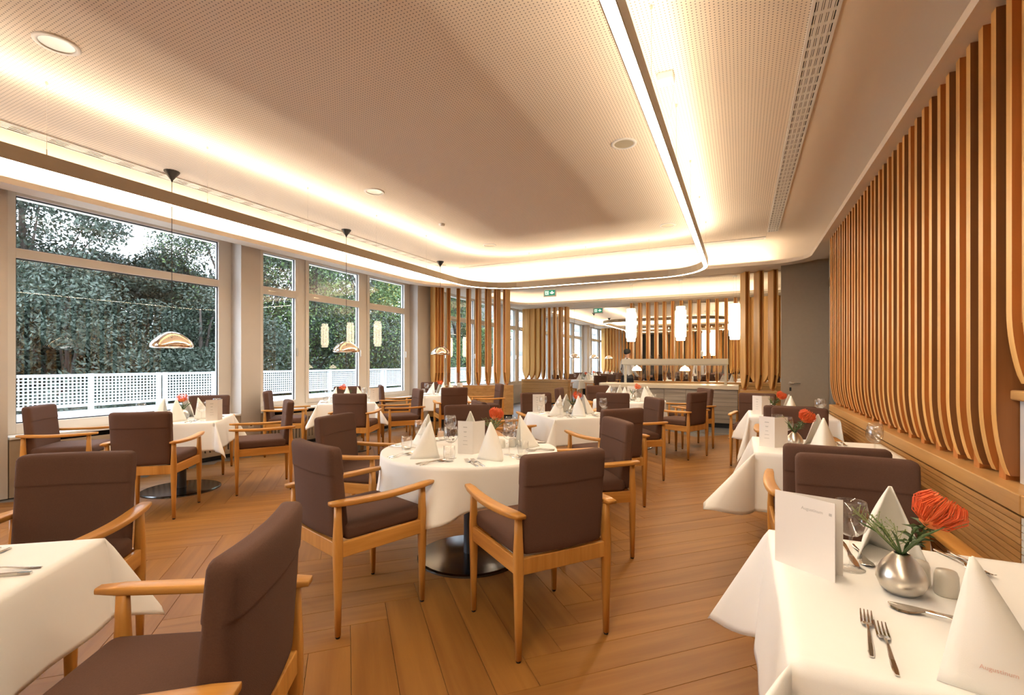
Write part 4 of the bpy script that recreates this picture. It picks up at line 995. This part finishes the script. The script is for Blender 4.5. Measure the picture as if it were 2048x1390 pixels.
# ================================================================== staff at the back
def person(label, x, y, deg, h, mats, hat=False, strap=False):
    p = empty('person', (x, y, 0), R_(deg-90)); tag(p, label, 'person'); k = h/1.75
    J = {'pel': (0, 0, .95), 'waist': (0, .01, 1.10), 'chest': (0, .0, 1.32), 'neck': (0, -.01, 1.47), 'head': (0, .015, 1.57), 'crown': (0, .01, 1.68)}
    rad = {'pel': (.155, .115), 'waist': (.135, .10), 'chest': (.16, .115), 'neck': (.055, .055), 'head': (.078, .09), 'crown': (.066, .076)}
    E_ = [('pel', 'waist'), ('waist', 'chest'), ('chest', 'neck'), ('neck', 'head'), ('head', 'crown')]
    for s, sg in (('l', -1), ('r', 1)):
        for nm, pos, r in (('sh', (.19, -.01, 1.40), .062), ('el', (.24, .0, 1.12), .044), ('wr', (.22, .16, .98), .03), ('palm', (.21, .21, .96), .034), ('hip', (.095, 0, .90), .09), ('kn', (.10, .02, .50), .06), ('an', (.10, -.02, .09), .042), ('toe', (.11, .15, .035), .035)):
            J[s+nm] = (sg*pos[0], pos[1], pos[2]); rad[s+nm] = (r, r)
        E_ += [('chest', s+'sh'), (s+'sh', s+'el'), (s+'el', s+'wr'), (s+'wr', s+'palm'), ('pel', s+'hip'), (s+'hip', s+'kn'), (s+'kn', s+'an'), (s+'an', s+'toe')]
        for f in range(5):
            dx = (-.026+.017*f) if f < 4 else -.045; L = (.07, .08, .078, .062, .045)[f]; b0 = Vector(J[s+'palm'])
            J[s+'f%d' % f] = (b0.x+sg*0+dx*.9, b0.y+L*.55, b0.z-.005-(0 if f < 4 else -.01)); J[s+'g%d' % f] = (b0.x+dx, b0.y+L, b0.z-.03); rad[s+'f%d' % f] = (.010, .010); rad[s+'g%d' % f] = (.008, .008)
            E_ += [(s+'palm', s+'f%d' % f), (s+'f%d' % f, s+'g%d' % f)]
    names = list(J); me = bpy.data.meshes.new('body'); me.from_pydata([[c*k for c in J[n]] for n in names], [(names.index(a), names.index(c)) for a, c in E_], []); me.update()
    o = bpy.data.objects.new('tmp', me); COL.objects.link(o); o.modifiers.new('skin', 'SKIN'); sd = o.modifiers.new('sub', 'SUBSURF'); sd.levels = 2; sd.render_levels = 2
    for i, n in enumerate(names):
        sv = me.skin_vertices[0].data[i]; sv.radius = (rad[n][0]*k, rad[n][1]*k); sv.use_root = (n == 'pel')
    m2 = bpy.data.meshes.new_from_object(o.evaluated_get(bpy.context.evaluated_depsgraph_get())); bpy.data.objects.remove(o)
    for m_ in ('skin', mats[0], mats[1], 'black'): m2.materials.append(M[m_])
    for f in m2.polygons:
        c = f.center/k; f.material_index = 3 if c.z < .08 else 2 if c.z < 1.0 and not (abs(c.x) > .17 and c.y > .02) and not (c.y > .17) else 0 if c.z > 1.47 or (c.y > .165 and c.z < 1.05) else 1
        f.use_smooth = True
    b = finish('body', m2, None, p)
    hr = weld(rbox(.083*k, .098*k, .085*k, .078*k, 8, lambda a, b_, c: (a, b_-.012*k, c+1.645*k)).mesh())
    bb = bmesh.new(); bb.from_mesh(hr); bmesh.ops.bisect_plane(bb, geom=bb.verts[:]+bb.edges[:]+bb.faces[:], plane_co=(0, .06*k, 1.63*k), plane_no=(0, .75, -.65), clear_outer=True); bb.to_mesh(hr); bb.free()
    finish('hair', hr, 'hair', p, True)
    for sg in (-1, 1):
        MB().lathe([(0, -.007*k), (.007*k, 0), (0, .007*k)], 8, (sg*.03*k, .098*k, 1.60*k)).build('eye', 'hair', p, True)
        MB().lathe([(0, -.028*k), (.014*k, 0), (0, .028*k)], 8, (sg*.083*k, .005*k, 1.585*k)).build('ear', 'skin', p, True)
    MB().tube([(0, .095*k, 1.605*k), (0, .118*k, 1.57*k), (0, .10*k, 1.56*k)], [.006*k, .013*k, .006*k], 6).build('nose', 'skin', p, True)
    MB().tube([(-.024*k, .092*k, 1.533*k), (0, .099*k, 1.53*k), (.024*k, .092*k, 1.533*k)], .004*k, 5).build('mouth', 'petal', p)
    if hat: MB().lathe([(.085*k, 1.66*k), (.087*k, 1.72*k), (.105*k, 1.80*k), (.10*k, 1.88*k), (0, 1.90*k)], 20).build('hat', 'white', p, True)
    if strap:
        MB().tube([(-.10*k, -.14*k, 1.15*k), (-.05*k, -.125*k, 1.34*k), (.06*k, -.06*k, 1.46*k), (.07*k, .06*k, 1.43*k)], .016*k, 6).build('apron_strap', 'black_cloth', p, True)
        MB().lathe([(.165*k, .98*k), (.172*k, .80*k), (.18*k, .52*k), (.17*k, .52*k), (.16*k, .98*k)], 20).build('apron', 'black_cloth', p, True)
    return p
person('waiter in white shirt and dark apron standing behind the buffet counter', -2.82, 13.12, 55, 1.74, ('shirt', 'black_cloth'), strap=True)
person('staff member in dark clothes behind the slats, left of two', -2.72, 15.9, 250, 1.62, ('black_cloth', 'black_cloth'))
person('staff member in dark clothes behind the slats, right of two', -2.40, 15.6, 280, 1.64, ('black_cloth', 'black_cloth'))
person('cook in white with tall hat far behind the slats', -1.30, 17.9, 260, 1.62, ('shirt', 'shirt'), hat=True)
